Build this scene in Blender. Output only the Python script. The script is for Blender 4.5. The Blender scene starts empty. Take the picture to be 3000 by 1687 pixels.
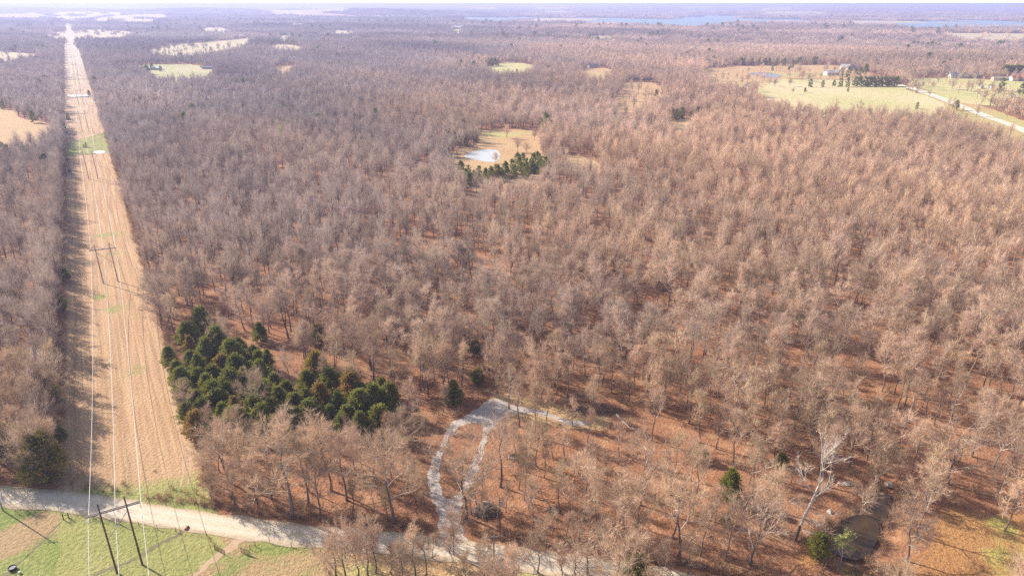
import bpy, bmesh, math, random
import numpy as np
from mathutils import Vector, Matrix, geometry

random.seed(7)
RNG = np.random.default_rng(11)
S = bpy.context.scene
COL = S.collection
R = math.radians

# ------------------------------------------------------------------ camera
CAM_H = 105.0
PITCH = R(22.6)
cam_data = bpy.data.cameras.new("camera")
cam = bpy.data.objects.new("camera", cam_data)
COL.objects.link(cam)
cam_data.sensor_width = 36.0
cam_data.lens = 24.0
cam_data.clip_start = 0.5
cam_data.clip_end = 90000.0
cam.location = (0, 0, CAM_H)
cam.rotation_euler = (R(90) - PITCH, 0, 0)
S.camera = cam

# ------------------------------------------------------------------ sky, sun, exposure
SUN_DIR = Vector((-0.874, 0.487, 0)).normalized()      # horizontal direction towards the sun
SUN_EL = R(31)
world = bpy.data.worlds.new("World")
S.world = world
world.use_nodes = True
wn = world.node_tree
for n in list(wn.nodes):
    wn.nodes.remove(n)
sky = wn.nodes.new("ShaderNodeTexSky")
sky.sky_type = 'NISHITA'
sky.sun_disc = False
sky.sun_elevation = SUN_EL
sky.sun_rotation = math.atan2(SUN_DIR.x, SUN_DIR.y)
sky.air_density = 1.0
sky.dust_density = 2.0
bg = wn.nodes.new("ShaderNodeBackground")
bg.inputs["Strength"].default_value = 0.10
wo = wn.nodes.new("ShaderNodeOutputWorld")
wn.links.new(sky.outputs[0], bg.inputs[0])
# thin bright cloud veil low over the horizon, as in the photograph
geo = wn.nodes.new("ShaderNodeNewGeometry")
sep = wn.nodes.new("ShaderNodeSeparateXYZ")
wn.links.new(geo.outputs["Incoming"], sep.inputs[0])
ab = wn.nodes.new("ShaderNodeMath"); ab.operation = 'ABSOLUTE'
wn.links.new(sep.outputs["Z"], ab.inputs[0])
vr = wn.nodes.new("ShaderNodeMapRange")
vr.inputs["From Min"].default_value = 0.03
vr.inputs["From Max"].default_value = 0.12
vr.inputs["To Min"].default_value = 1.0
vr.inputs["To Max"].default_value = 0.0
wn.links.new(ab.outputs[0], vr.inputs[0])
veil = wn.nodes.new("ShaderNodeBackground")
veil.inputs["Color"].default_value = (0.97, 0.985, 1.0, 1)
veil.inputs["Strength"].default_value = 0.85
mxs = wn.nodes.new("ShaderNodeMixShader")
wn.links.new(vr.outputs[0], mxs.inputs[0])
wn.links.new(bg.outputs[0], mxs.inputs[1])
wn.links.new(veil.outputs[0], mxs.inputs[2])
wn.links.new(mxs.outputs[0], wo.inputs[0])

sun_data = bpy.data.lights.new("sun", 'SUN')
sun_data.energy = 5.0
sun_data.angle = R(0.5)
sun_data.color = (1.0, 0.915, 0.81)
sun = bpy.data.objects.new("sun", sun_data)
COL.objects.link(sun)
to_sun = Vector((SUN_DIR.x * math.cos(SUN_EL), SUN_DIR.y * math.cos(SUN_EL), math.sin(SUN_EL)))
sun.rotation_euler = to_sun.to_track_quat('Z', 'Y').to_euler()

S.view_settings.view_transform = 'Standard'
S.view_settings.look = 'None'
S.view_settings.exposure = 0.7
S.view_settings.gamma = 1.0
S.view_settings.use_curve_mapping = False
S.render.engine = 'CYCLES'
cy = S.cycles
cy.max_bounces = 4
cy.diffuse_bounces = 2
cy.glossy_bounces = 1
cy.transmission_bounces = 2
cy.volume_bounces = 1
cy.transparent_max_bounces = 6
cy.use_denoising = False

# ------------------------------------------------------------------ land shape and picture-to-ground lookup
LAKES = [(1700, 5900, 2400, 650), (3700, 4900, 1400, 520), (-300, 7200, 900, 300)]


def sstep(a, b, x):
    t = np.clip((x - a) / (b - a), 0, 1)
    return t * t * (3 - 2 * t)


CREEK = []


def terrain(x, y):
    x = np.asarray(x, float); y = np.asarray(y, float)
    d = np.hypot(x, y)
    w = sstep(700, 1900, d) * (0.85 + 1.1 * sstep(2500, 8000, d))
    z = 6.0 * np.sin(x / 330.0 + 1.3) * np.cos(y / 390.0 + 0.4) + 6.5 * np.sin((0.45 * x + y) / 245.0 + 0.8) \
        + 4.0 * np.sin((x - 0.7 * y) / 520.0)
    lake = np.zeros_like(d)
    for lx, ly, rx, ry in LAKES:
        lake = np.maximum(lake, 1 - sstep(1.0, 2.0, np.hypot((x - lx) / rx, (y - ly) / ry)))
    z = z * w * (1 - lake) * (1 - 0.85 * np.exp(-((x * 0.858 + y * 0.513 + 14) / 320.0) ** 2))
    for hx, hy, rx, ry, hh in ((-1500, 6800, 1500, 700, 42), (-6500, 9300, 2600, 1000, 48), (-3500, 8200, 1300, 700, 26), (1500, 12500, 5000, 1500, 24),
                               (9000, 15000, 5000, 2000, 30), (-9000, 16000, 6000, 2500, 40)):
        z = z + hh * np.exp(-((x - hx) / rx) ** 2 - ((y - hy) / ry) ** 2)
    if CREEK:
        near = (d < 260)
        if np.any(near):
            q = np.full(d.shape, 1e9)
            for (ax, ay), (bx, by) in zip(CREEK[:-1], CREEK[1:]):
                L2 = (bx - ax) ** 2 + (by - ay) ** 2
                t = np.clip(((x - ax) * (bx - ax) + (y - ay) * (by - ay)) / L2, 0, 1)
                q = np.minimum(q, np.hypot(x - ax - t * (bx - ax), y - ay - t * (by - ay)))
            z = z - 1.3 * (1 - sstep(3.0, 6.5, q))
    return z


def at(X, Y, h=0.0):
    """Ground point seen at pixel (X, Y) of the 3000 x 1687 photograph, on the surface h metres above the land."""
    a = (X - 1500) / 2000.0; b = (843.5 - Y) / 2000.0
    r = (a, math.cos(PITCH) + b * math.sin(PITCH), -math.sin(PITCH) + b * math.cos(PITCH))
    z = h
    for _ in range(12):
        t = (z - CAM_H) / min(r[2], -0.0022)
        x, y = r[0] * t, r[1] * t
        z = 0.5 * z + 0.5 * (float(terrain(x, y)) + h)
    return (x, y)


def zoomer(ox, oy, k=2.576):
    def f(x, y, h=0.0):
        return at(ox + x / k, oy + y / k, h)
    return f


Z1, Z2, Z3 = zoomer(0, 0), zoomer(1000, 0), zoomer(2000, 0)
Z4, Z5, Z6 = zoomer(0, 560), zoomer(1000, 560), zoomer(2000, 560)
Z7, Z8, Z9 = zoomer(0, 1127), zoomer(1000, 1127), zoomer(2000, 1127)
D = zoomer(0, 0, 2576 / 3000.0)
A1, A2, A3, A4, A5 = (zoomer(600 * i, 0, 4.2933) for i in range(5))

c0 = [Z9(1520, 820), Z9(1460, 960), Z9(1400, 1060), Z9(1330, 1160), Z9(1250, 1290)]
CREEK.extend(c0)


# ------------------------------------------------------------------ materials
def mat(name, rough=0.9, spec=0.2):
    m = bpy.data.materials.new(name)
    m.use_nodes = True
    b = m.node_tree.nodes["Principled BSDF"]
    b.inputs["Roughness"].default_value = rough
    b.inputs["Specular IOR Level"].default_value = spec
    return m, m.node_tree, b


def node(nt, typ, **kw):
    n = nt.nodes.new(typ)
    for k, v in kw.items():
        setattr(n, k, v)
    return n


def coords(nt, scale=(1, 1, 1), rot=0.0, obj=False):
    if obj:
        g = node(nt, "ShaderNodeTexCoord").outputs["Object"]
    else:
        g = node(nt, "ShaderNodeNewGeometry").outputs["Position"]
    mp = node(nt, "ShaderNodeMapping")
    if rot:
        mp.vector_type = 'TEXTURE'
        scale = tuple(1.0 / v for v in scale)
    mp.inputs["Scale"].default_value = scale
    mp.inputs["Rotation"].default_value = (0, 0, rot)
    nt.links.new(g, mp.inputs[0])
    return mp.outputs[0]


def noise(nt, vec, scale, detail=3.0, rough=0.55, lo=0.3, hi=0.7, dist=0.0):
    n = node(nt, "ShaderNodeTexNoise")
    n.inputs["Scale"].default_value = scale
    n.inputs["Detail"].default_value = detail
    n.inputs["Roughness"].default_value = rough
    n.inputs["Distortion"].default_value = dist
    nt.links.new(vec, n.inputs["Vector"])
    r = node(nt, "ShaderNodeMapRange")
    r.inputs["From Min"].default_value = lo
    r.inputs["From Max"].default_value = hi
    nt.links.new(n.outputs[0], r.inputs[0])
    return r.outputs[0]


def mixc(nt, fac, a, b):
    m = node(nt, "ShaderNodeMix", data_type='RGBA')
    for v, s in ((fac, m.inputs[0]), (a, m.inputs[6]), (b, m.inputs[7])):
        if isinstance(v, (int, float)):
            s.default_value = v
        elif isinstance(v, tuple):
            s.default_value = (*v, 1)
        else:
            nt.links.new(v, s)
    return m.outputs[2]


def mth(nt, op, a, b=0.0, c=None):
    m = node(nt, "ShaderNodeMath", operation=op)
    for i, v in enumerate((a, b) if c is None else (a, b, c)):
        if isinstance(v, (int, float)):
            m.inputs[i].default_value = v
        else:
            nt.links.new(v, m.inputs[i])
    return m.outputs[0]


def bump(nt, bsdf, h, strength=0.4, distance=0.2):
    b = node(nt, "ShaderNodeBump")
    b.inputs["Strength"].default_value = strength
    b.inputs["Distance"].default_value = distance
    nt.links.new(h, b.inputs["Height"])
    nt.links.new(b.outputs[0], bsdf.inputs["Normal"])


def attr(nt, name):
    return node(nt, "ShaderNodeAttribute", attribute_name=name).outputs["Fac"]


# leaf litter under the woods
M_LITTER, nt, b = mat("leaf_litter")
p = coords(nt)
c = mixc(nt, noise(nt, p, 0.05, 4), (0.340, 0.155, 0.075), (0.450, 0.225, 0.115))
c = mixc(nt, noise(nt, p, 0.9, 4, 0.7, 0.35, 0.75), c, (0.200, 0.088, 0.048))
c = mixc(nt, noise(nt, p, 0.14, 4, 0.65, 0.5, 0.72), c, (0.50, 0.285, 0.155))
c = mixc(nt, noise(nt, p, 0.31, 4, 0.7, 0.58, 0.74), c, (0.185, 0.095, 0.055))
c = mixc(nt, noise(nt, p, 3.2, 2, 0.6, 0.58, 0.75), c, (0.50, 0.27, 0.15))
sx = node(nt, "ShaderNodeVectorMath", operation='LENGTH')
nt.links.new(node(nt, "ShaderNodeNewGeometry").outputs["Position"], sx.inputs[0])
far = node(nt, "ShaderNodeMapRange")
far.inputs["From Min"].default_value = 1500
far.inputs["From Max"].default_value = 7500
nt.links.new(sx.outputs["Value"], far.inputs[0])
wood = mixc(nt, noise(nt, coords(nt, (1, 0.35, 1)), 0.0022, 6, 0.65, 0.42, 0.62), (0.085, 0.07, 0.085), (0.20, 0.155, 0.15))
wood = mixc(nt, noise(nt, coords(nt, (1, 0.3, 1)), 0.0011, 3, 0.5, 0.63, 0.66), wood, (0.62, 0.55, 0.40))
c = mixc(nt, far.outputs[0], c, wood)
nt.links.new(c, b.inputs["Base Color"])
bump(nt, b, noise(nt, p, 1.6, 3), 0.6, 0.25)

# mown power-line corridor
ALONG = R(30.9)        # corridor runs 30.9 degrees left of straight ahead


def grass_mat(name, dry, dry2, green, green2, stripes=0.0, rot=0.0, patch=0.06):
    m, nt, b = mat(name)
    p = coords(nt)
    d1 = mixc(nt, noise(nt, p, patch, 4), dry, dry2)
    d1 = mixc(nt, noise(nt, p, 1.3, 3, 0.7, 0.45, 0.8), d1, tuple(v * 0.55 for v in dry2))
    if stripes > 0:
        ps = coords(nt, (1.0, 0.03, 1.0), rot)
        s = noise(nt, ps, 0.55, 3, 0.7, 0.38, 0.62)
        d1 = mixc(nt, mth(nt, 'MULTIPLY', s, stripes), d1, tuple(min(1, v * 1.5) for v in dry))
        s2 = noise(nt, coords(nt, (1.0, 0.012, 1.0), rot), 1.25, 2, 0.5, 0.52, 0.72)
        d1 = mixc(nt, mth(nt, 'MULTIPLY', s2, stripes * 0.8), d1, tuple(v * 0.5 for v in dry))
    if stripes > 0.5:  # corridor only: distance haze painted into the grass colour
        dl = node(nt, "ShaderNodeVectorMath", operation='LENGTH')
        nt.links.new(node(nt, "ShaderNodeNewGeometry").outputs["Position"], dl.inputs[0])
        dr = node(nt, "ShaderNodeMapRange")
        dr.inputs["From Min"].default_value = 550
        dr.inputs["From Max"].default_value = 1700
        nt.links.new(dl.outputs["Value"], dr.inputs[0])
        d1 = mixc(nt, dr.outputs[0], d1, mixc(nt, noise(nt, p, 0.02, 3), (0.62, 0.52, 0.42), (0.54, 0.44, 0.34)))
    g1 = mixc(nt, noise(nt, p, 0.11, 4), green, green2)
    g1 = mixc(nt, noise(nt, p, 1.1, 4, 0.7, 0.45, 0.8), g1, tuple(v * 0.5 for v in green))
    a = attr(nt, "green")
    f = mth(nt, 'ADD', a, mth(nt, 'MULTIPLY', mth(nt, 'SUBTRACT', noise(nt, p, 0.13, 5, 0.65, 0.25, 0.75), 0.5), 0.75))
    r = node(nt, "ShaderNodeMapRange")
    r.inputs["From Min"].default_value = 0.3
    r.inputs["From Max"].default_value = 0.7
    nt.links.new(f, r.inputs[0])
    c = mixc(nt, r.outputs[0], d1, g1)
    nt.links.new(c, b.inputs["Base Color"])
    bump(nt, b, noise(nt, p, 1.2, 4, 0.7), 0.7, 0.3)
    return m


M_CORRIDOR = grass_mat("dry_mown_grass", (0.50, 0.325, 0.180), (0.46, 0.265, 0.145), (0.30, 0.32, 0.10), (0.42, 0.38, 0.14), 0.55, ALONG)
M_PASTURE = grass_mat("pasture_grass", (0.42, 0.275, 0.145), (0.47, 0.33, 0.17), (0.20, 0.265, 0.062), (0.36, 0.36, 0.12))
M_FIELD = grass_mat("pale_field_grass", (0.66, 0.52, 0.28), (0.70, 0.57, 0.33), (0.50, 0.48, 0.16), (0.66, 0.58, 0.28), 0.35, R(80), 0.02)
M_FARFIELD = grass_mat("winter_field_grass", (0.54, 0.44, 0.27), (0.60, 0.49, 0.31), (0.42, 0.42, 0.17), (0.56, 0.50, 0.26), 0.35, R(80), 0.012)
M_SCRUB = grass_mat("scrub_grass", (0.62, 0.42, 0.215), (0.56, 0.345, 0.17), (0.47, 0.45, 0.15), (0.60, 0.50, 0.20), 0.0, 0, 0.03)

M_ROAD, nt, b = mat("gravel")
p = coords(nt)
u = attr(nt, "across")
c = mixc(nt, noise(nt, p, 0.25, 4), (0.62, 0.50, 0.355), (0.75, 0.625, 0.47))
c = mixc(nt, noise(nt, p, 2.5, 3, 0.7, 0.45, 0.8), c, (0.40, 0.33, 0.25))
rut = mth(nt, 'SUBTRACT', 1.0, mth(nt, 'MULTIPLY', mth(nt, 'ABSOLUTE', mth(nt, 'SUBTRACT', mth(nt, 'ABSOLUTE', u), 0.36)), 5.0))
c = mixc(nt, mth(nt, 'MULTIPLY', mth(nt, 'MAXIMUM', rut, 0.0), 0.55), c, (0.68, 0.60, 0.50))
edge = node(nt, "ShaderNodeMapRange")
edge.inputs["From Min"].default_value = 0.72
edge.inputs["From Max"].default_value = 1.05
nt.links.new(mth(nt, 'ADD', mth(nt, 'ABSOLUTE', u), mth(nt, 'MULTIPLY', noise(nt, p, 0.8, 3), 0.2)), edge.inputs[0])
c = mixc(nt, mth(nt, 'MULTIPLY', edge.outputs[0], 0.6), c, (0.36, 0.26, 0.15))
nt.links.new(c, b.inputs["Base Color"])
bump(nt, b, noise(nt, p, 3.0, 3), 0.3, 0.1)

M_FROAD, nt, b = mat("pale_gravel")
c = mixc(nt, noise(nt, coords(nt), 0.12, 4), (0.66, 0.57, 0.43), (0.76, 0.68, 0.54))
nt.links.new(c, b.inputs["Base Color"])
M_DRIVE, nt, b = mat("grey_gravel")
p = coords(nt)
c = mixc(nt, noise(nt, p, 0.5, 4), (0.47, 0.41, 0.36), (0.58, 0.52, 0.47))
c = mixc(nt, noise(nt, p, 3.5, 3, 0.7, 0.45, 0.8), c, (0.34, 0.29, 0.25))
c = mixc(nt, noise(nt, p, 0.7, 5, 0.7, 0.52, 0.72), c, (0.36, 0.20, 0.11))
nt.links.new(c, b.inputs["Base Color"])

M_DIRT, nt, b = mat("bare_dirt")
p = coords(nt)
c = mixc(nt, noise(nt, p, 0.6, 4), (0.44, 0.30, 0.18), (0.52, 0.38, 0.25))
nt.links.new(c, b.inputs["Base Color"])


def water_mat(name, col, rough, col2=None):
    m, nt, b = mat(name, rough, 0.5)
    p = coords(nt)
    nt.links.new(mixc(nt, noise(nt, p, 0.25, 3), col, col2 or col), b.inputs["Base Color"])
    bump(nt, b, noise(nt, p, 1.5, 2), 0.08, 0.05)
    return m


M_CREEKW = water_mat("creek_water", (0.040, 0.028, 0.018), 0.15, (0.085, 0.052, 0.028))
M_PONDW = water_mat("sky_white_pond_water", (0.62, 0.62, 0.60), 0.15)  # sky reflection painted in as a whitish base colour
M_PONDG = water_mat("grey_pond_water", (0.30, 0.28, 0.32), 0.15)
M_LAKEW = water_mat("lake_water", (0.22, 0.34, 0.43), 0.7)


def wood_mat(name, col, col2, var=0.35, rough=0.9, grey=None):
    """bark or twig: per-tree tint from the instance's random number, mottling along the object."""
    m, nt, b = mat(name, rough, 0.15)
    oi = node(nt, "ShaderNodeObjectInfo")
    c = mixc(nt, oi.outputs["Random"], col, col2)
    h = mth(nt, 'FRACT', mth(nt, 'MULTIPLY', oi.outputs["Random"], 17.3))
    mu = node(nt, "ShaderNodeVectorMath", operation='SCALE')
    v = mth(nt, 'ADD', mth(nt, 'MULTIPLY', h, var), 1 - var / 2)
    tone = node(nt, "ShaderNodeAttribute", attribute_type='INSTANCER', attribute_name="stand_shade_tone").outputs["Fac"]  # stand variation plus shade painted into the far trees
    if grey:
        gr = node(nt, "ShaderNodeAttribute", attribute_type='INSTANCER', attribute_name="stand_haze_grey").outputs["Fac"]
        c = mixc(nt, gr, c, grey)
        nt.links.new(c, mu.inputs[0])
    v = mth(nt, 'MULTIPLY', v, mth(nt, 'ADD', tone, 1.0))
    if not grey:
        nt.links.new(c, mu.inputs[0])
    nt.links.new(v, mu.inputs["Scale"])
    nt.links.new(mu.outputs[0], b.inputs["Base Color"])
    return m


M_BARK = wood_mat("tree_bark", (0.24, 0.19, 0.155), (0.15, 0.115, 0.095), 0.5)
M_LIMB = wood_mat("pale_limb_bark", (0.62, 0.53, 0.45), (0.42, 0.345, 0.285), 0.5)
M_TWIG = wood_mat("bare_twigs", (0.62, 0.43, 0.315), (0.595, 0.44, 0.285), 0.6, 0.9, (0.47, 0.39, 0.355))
M_BRUSH = wood_mat("brush_twigs", (0.44, 0.27, 0.18), (0.38, 0.26, 0.16), 0.5)
M_SYC = wood_mat("white_sycamore_bark", (0.68, 0.61, 0.53), (0.64, 0.58, 0.50), 0.1)
M_RUSSET = wood_mat("russet_leaves", (0.42, 0.20, 0.115), (0.36, 0.18, 0.09), 0.2)
M_SPRING = wood_mat("yellow_green_leaves", (0.50, 0.55, 0.17), (0.46, 0.48, 0.18), 0.2)


def thin(m, fac=0.45):
    """Twigs and needles take light from either side, as a bundle of fine round stems does."""
    nt = m.node_tree
    b = nt.nodes["Principled BSDF"]
    t = node(nt, "ShaderNodeBsdfTranslucent")
    nt.links.new(b.inputs["Base Color"].links[0].from_socket, t.inputs["Color"])
    x = node(nt, "ShaderNodeMixShader")
    x.inputs[0].default_value = fac
    nt.links.new(b.outputs[0], x.inputs[1]); nt.links.new(t.outputs[0], x.inputs[2])
    nt.links.new(x.outputs[0], nt.nodes["Material Output"].inputs["Surface"])
    return m


def leaf_mat(name, a, b_, tip):
    m, nt, b = mat(name, 0.8, 0.2)
    oi = node(nt, "ShaderNodeObjectInfo")
    c = mixc(nt, oi.outputs["Random"], a, b_)
    c = mixc(nt, noise(nt, coords(nt), 0.7, 3, 0.6, 0.5, 0.75), c, tip)
    nt.links.new(c, b.inputs["Base Color"])
    return m


M_CEDAR = leaf_mat("cedar_foliage", (0.215, 0.240, 0.050), (0.275, 0.275, 0.055), (0.45, 0.41, 0.095))
M_CEDARY = leaf_mat("olive_cedar_foliage", (0.30, 0.265, 0.065), (0.40, 0.25, 0.07), (0.42, 0.34, 0.09))
M_SHRUB = leaf_mat("green_shrub_foliage", (0.115, 0.135, 0.034), (0.15, 0.14, 0.038), (0.22, 0.20, 0.05))


for m_ in (M_TWIG, M_BRUSH, M_RUSSET, M_SPRING):
    thin(m_, 0.25)
for m_ in (M_CEDAR, M_CEDARY, M_SHRUB):
    thin(m_, 0.35)


def plain(name, c1, c2=None, scale=3.0, rough=0.7, spec=0.3, metal=0.0):
    m, nt, b = mat(name, rough, spec)
    b.inputs["Metallic"].default_value = metal
    nt.links.new(mixc(nt, noise(nt, coords(nt, obj=True), scale, 4), c1, c2 or tuple(v * 0.7 for v in c1)), b.inputs["Base Color"])
    return m


M_POLE = plain("creosoted_wood", (0.105, 0.062, 0.042), (0.16, 0.10, 0.07), 1.5)
M_POLEG = plain("greyed_pole_wood", (0.24, 0.18, 0.15), (0.30, 0.24, 0.20), 1.5)
M_XARM = plain("grey_weathered_timber", (0.34, 0.31, 0.30), (0.26, 0.23, 0.22))
M_WIRE = plain("bright_conductor", (0.82, 0.80, 0.76), (0.74, 0.72, 0.68), 0.5, 0.5, 0.4)
M_INSUL = plain("insulator_porcelain", (0.40, 0.34, 0.32), (0.52, 0.47, 0.45), 4, 0.3, 0.5)
M_STEEL = plain("galvanised_steel", (0.52, 0.54, 0.56), (0.44, 0.45, 0.47), 5, 0.5, 0.4, 0.2)
M_RUST = plain("rusty_pipe", (0.16, 0.085, 0.05), (0.23, 0.13, 0.075), 6)
M_WHITE = plain("white_siding", (0.66, 0.65, 0.62), (0.58, 0.56, 0.54), 0.8)
M_GREYROOF = plain("grey_shingles", (0.30, 0.29, 0.31), (0.22, 0.21, 0.23), 1.5)
M_PALEROOF = plain("pale_metal_roofing", (0.72, 0.71, 0.70), (0.64, 0.63, 0.62), 0.5, 0.45, 0.4)
M_REDROOF = plain("red_metal_roofing", (0.52, 0.085, 0.06), (0.42, 0.07, 0.05), 0.5, 0.5, 0.4)
M_BLUEROOF = plain("slate_blue_roofing", (0.16, 0.18, 0.25), (0.22, 0.24, 0.31), 0.8)
M_TANWALL = plain("tan_siding", (0.52, 0.41, 0.30), (0.46, 0.36, 0.26), 0.8)
M_GLASS = plain("window_glass", (0.05, 0.06, 0.08), (0.07, 0.08, 0.10), 1.0, 0.1, 0.6)
M_DOOR = plain("painted_door", (0.22, 0.12, 0.09), (0.17, 0.09, 0.07))
M_DARKBOX = plain("dark_plywood", (0.035, 0.032, 0.034), (0.055, 0.05, 0.05))
M_BRANCH = plain("cut_branches", (0.11, 0.08, 0.065), (0.30, 0.23, 0.18), 1.2)
M_LOG = plain("bleached_log", (0.50, 0.42, 0.33), (0.36, 0.28, 0.21), 1.2)
M_ROCK = plain("pale_limestone", (0.46, 0.40, 0.33), (0.33, 0.28, 0.23), 2.0)
M_BLACK = plain("black_rubber", (0.025, 0.025, 0.028), (0.045, 0.045, 0.05))


# ------------------------------------------------------------------ mesh helpers
class MB:
    def __init__(self):
        self.v = []; self.f = []

    def tube(self, p, q, r0, r1, n=6, caps=True):
        p = Vector(p); q = Vector(q); d = (q - p)
        if d.length < 1e-6:
            return
        d.normalize()
        a = d.orthogonal().normalized(); b = d.cross(a)
        k = len(self.v)
        for c, r in ((p, r0), (q, r1)):
            for i in range(n):
                t = 2 * math.pi * i / n
                self.v.append(tuple(c + a * (r * math.cos(t)) + b * (r * math.sin(t))))
        for i in range(n):
            j = (i + 1) % n
            self.f.append((k + i, k + j, k + n + j, k + n + i))
        if caps:
            self.f.append(tuple(k + i for i in reversed(range(n))))
            self.f.append(tuple(k + n + i for i in range(n)))

    def path(self, pts, radii, n=6):
        """One continuous tube through the points."""
        k0 = len(self.v)
        m = len(pts)
        P = [Vector(x) for x in pts]
        prev = None
        for i in range(m):
            d = (P[min(i + 1, m - 1)] - P[max(i - 1, 0)]).normalized()
            if prev is None:
                a = d.orthogonal().normalized()
            else:
                a = (prev - d * prev.dot(d)).normalized()
            prev = a
            b = d.cross(a)
            for j in range(n):
                t = 2 * math.pi * j / n
                self.v.append(tuple(P[i] + (a * math.cos(t) + b * math.sin(t)) * radii[i]))
        for i in range(m - 1):
            for j in range(n):
                j2 = (j + 1) % n
                self.f.append((k0 + i * n + j, k0 + i * n + j2, k0 + (i + 1) * n + j2, k0 + (i + 1) * n + j))
        self.f.append(tuple(k0 + j for j in reversed(range(n))))
        self.f.append(tuple(k0 + (m - 1) * n + j for j in range(n)))

    def box(self, c, s, rz=0.0):
        k = len(self.v)
        cs, sn = math.cos(rz), math.sin(rz)
        for dx, dy, dz in ((-1, -1, -1), (1, -1, -1), (1, 1, -1), (-1, 1, -1), (-1, -1, 1), (1, -1, 1), (1, 1, 1), (-1, 1, 1)):
            x, y = dx * s[0] / 2, dy * s[1] / 2
            self.v.append((c[0] + x * cs - y * sn, c[1] + x * sn + y * cs, c[2] + dz * s[2] / 2))
        for f in ((0, 3, 2, 1), (4, 5, 6, 7), (0, 1, 5, 4), (1, 2, 6, 5), (2, 3, 7, 6), (3, 0, 4, 7)):
            self.f.append(tuple(k + i for i in f))

    def tris(self, arr):
        k = len(self.v)
        a = np.asarray(arr).reshape(-1, 3)
        self.v.extend(map(tuple, a.tolist()))
        self.f.extend((k + i, k + i + 1, k + i + 2) for i in range(0, len(a), 3))

    def mesh(self, name, m):
        me = bpy.data.meshes.new(name)
        me.from_pydata(self.v, [], self.f)
        me.materials.append(m)
        me.update()
        return me

    def build(self, name, m, parent=None, loc=(0, 0, 0), rz=0.0):
        return link(name, self.mesh(name, m), parent, loc, rz)


def link(name, me, parent=None, loc=(0, 0, 0), rz=0.0):
    o = bpy.data.objects.new(name, me)
    COL.objects.link(o)
    o.location = loc
    o.rotation_euler = (0, 0, rz)
    if parent is not None:
        o.parent = parent
    return o


def tag(o, label=None, cat=None, group=None, kind=None):
    for k, v in (("label", label), ("category", cat), ("group", group), ("kind", kind)):
        if v:
            o[k] = v
    return o


def empty(name, loc, label=None, cat=None, group=None, rz=0.0, scale=1.0):
    o = bpy.data.objects.new(name, None)
    COL.objects.link(o)
    o.location = loc
    o.rotation_euler = (0, 0, rz)
    o.scale = (scale,) * 3 if isinstance(scale, (int, float)) else scale
    o.empty_display_size = 0.5
    return tag(o, label, cat, group)


def inside(poly, x, y):
    x = np.asarray(x, float); y = np.asarray(y, float)
    r = np.zeros(x.shape, bool)
    n = len(poly)
    for i in range(n):
        x1, y1 = poly[i]; x2, y2 = poly[(i + 1) % n]
        if y1 == y2:
            continue
        r ^= ((y1 > y) != (y2 > y)) & (x < (x2 - x1) * (y - y1) / (y2 - y1) + x1)
    return r


def edge_dist(pts, x, y, closed=False):
    x = np.asarray(x, float); y = np.asarray(y, float)
    q = np.full(x.shape, 1e9)
    P = list(pts) + ([pts[0]] if closed else [])
    for (ax, ay), (bx, by) in zip(P[:-1], P[1:]):
        L2 = max((bx - ax) ** 2 + (by - ay) ** 2, 1e-9)
        t = np.clip(((x - ax) * (bx - ax) + (y - ay) * (by - ay)) / L2, 0, 1)
        q = np.minimum(q, np.hypot(x - ax - t * (bx - ax), y - ay - t * (by - ay)))
    return q


def resample(pts, step, closed=False, smooth=0):
    P = [Vector((p[0], p[1], 0)) for p in pts]
    for _ in range(smooth):           # corner cutting
        Q = []
        n = len(P)
        for i in range(n if closed else n - 1):
            a, b = P[i], P[(i + 1) % n]
            Q += [a * 0.75 + b * 0.25, a * 0.25 + b * 0.75]
        if not closed:
            Q = [P[0]] + Q + [P[-1]]
        P = Q
    out = []
    n = len(P)
    for i in range(n if closed else n - 1):
        a, b = P[i], P[(i + 1) % n]
        m = max(1, int((b - a).length / step))
        for k in range(m):
            out.append(a.lerp(b, k / m))
    if not closed:
        out.append(P[-1])
    return [(p.x, p.y) for p in out]


def sheet(name, poly, m, off, step, jit=0.0, attrs=None, smooth=1, label=None, kind="structure", grid=None, depth=None):
    """A closed patch of ground cover laid on the land."""
    rnd = random.Random(name + str(len(poly)))
    b = resample(poly, step, True, smooth)
    b = [(x + rnd.uniform(-jit, jit), y + rnd.uniform(-jit, jit)) for x, y in b]
    xs = [p[0] for p in b]; ys = [p[1] for p in b]
    g = grid or step * 1.5
    gx, gy = np.meshgrid(np.arange(min(xs), max(xs), g), np.arange(min(ys), max(ys), g))
    gx = gx.ravel(); gy = gy.ravel()
    ok = inside(b, gx, gy)
    gx, gy = gx[ok], gy[ok]
    if len(gx):
        ok = edge_dist(b, gx, gy, True) > g * 0.45
        gx, gy = gx[ok], gy[ok]
    vs = [Vector(p) for p in b] + [Vector((x, y)) for x, y in zip(gx, gy)]
    n = len(b)
    rv, _e, rf, *_ = geometry.delaunay_2d_cdt(vs, [(i, (i + 1) % n) for i in range(n)], [], 1, 1e-4)
    X = np.array([v.x for v in rv]); Y = np.array([v.y for v in rv])
    Zv = terrain(X, Y) if depth is None else np.full(len(X), depth)
    me = bpy.data.meshes.new(name)
    fs = []
    for f in rf:
        a, bb, c = (rv[i] for i in f[:3])
        if (bb - a).cross(c - a) < 0:
            f = list(reversed(f))
        fs.append(tuple(f))
    me.from_pydata(list(zip(X, Y, Zv + off)), [], fs)
    me.materials.append(m)
    for k, fn in (attrs or {}).items():
        at_ = me.attributes.new(k, 'FLOAT', 'POINT')
        at_.data.foreach_set("value", np.asarray(fn(X, Y), np.float32))
    me.update()
    o = link(name, me)
    return tag(o, label, None, None, kind)


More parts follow.
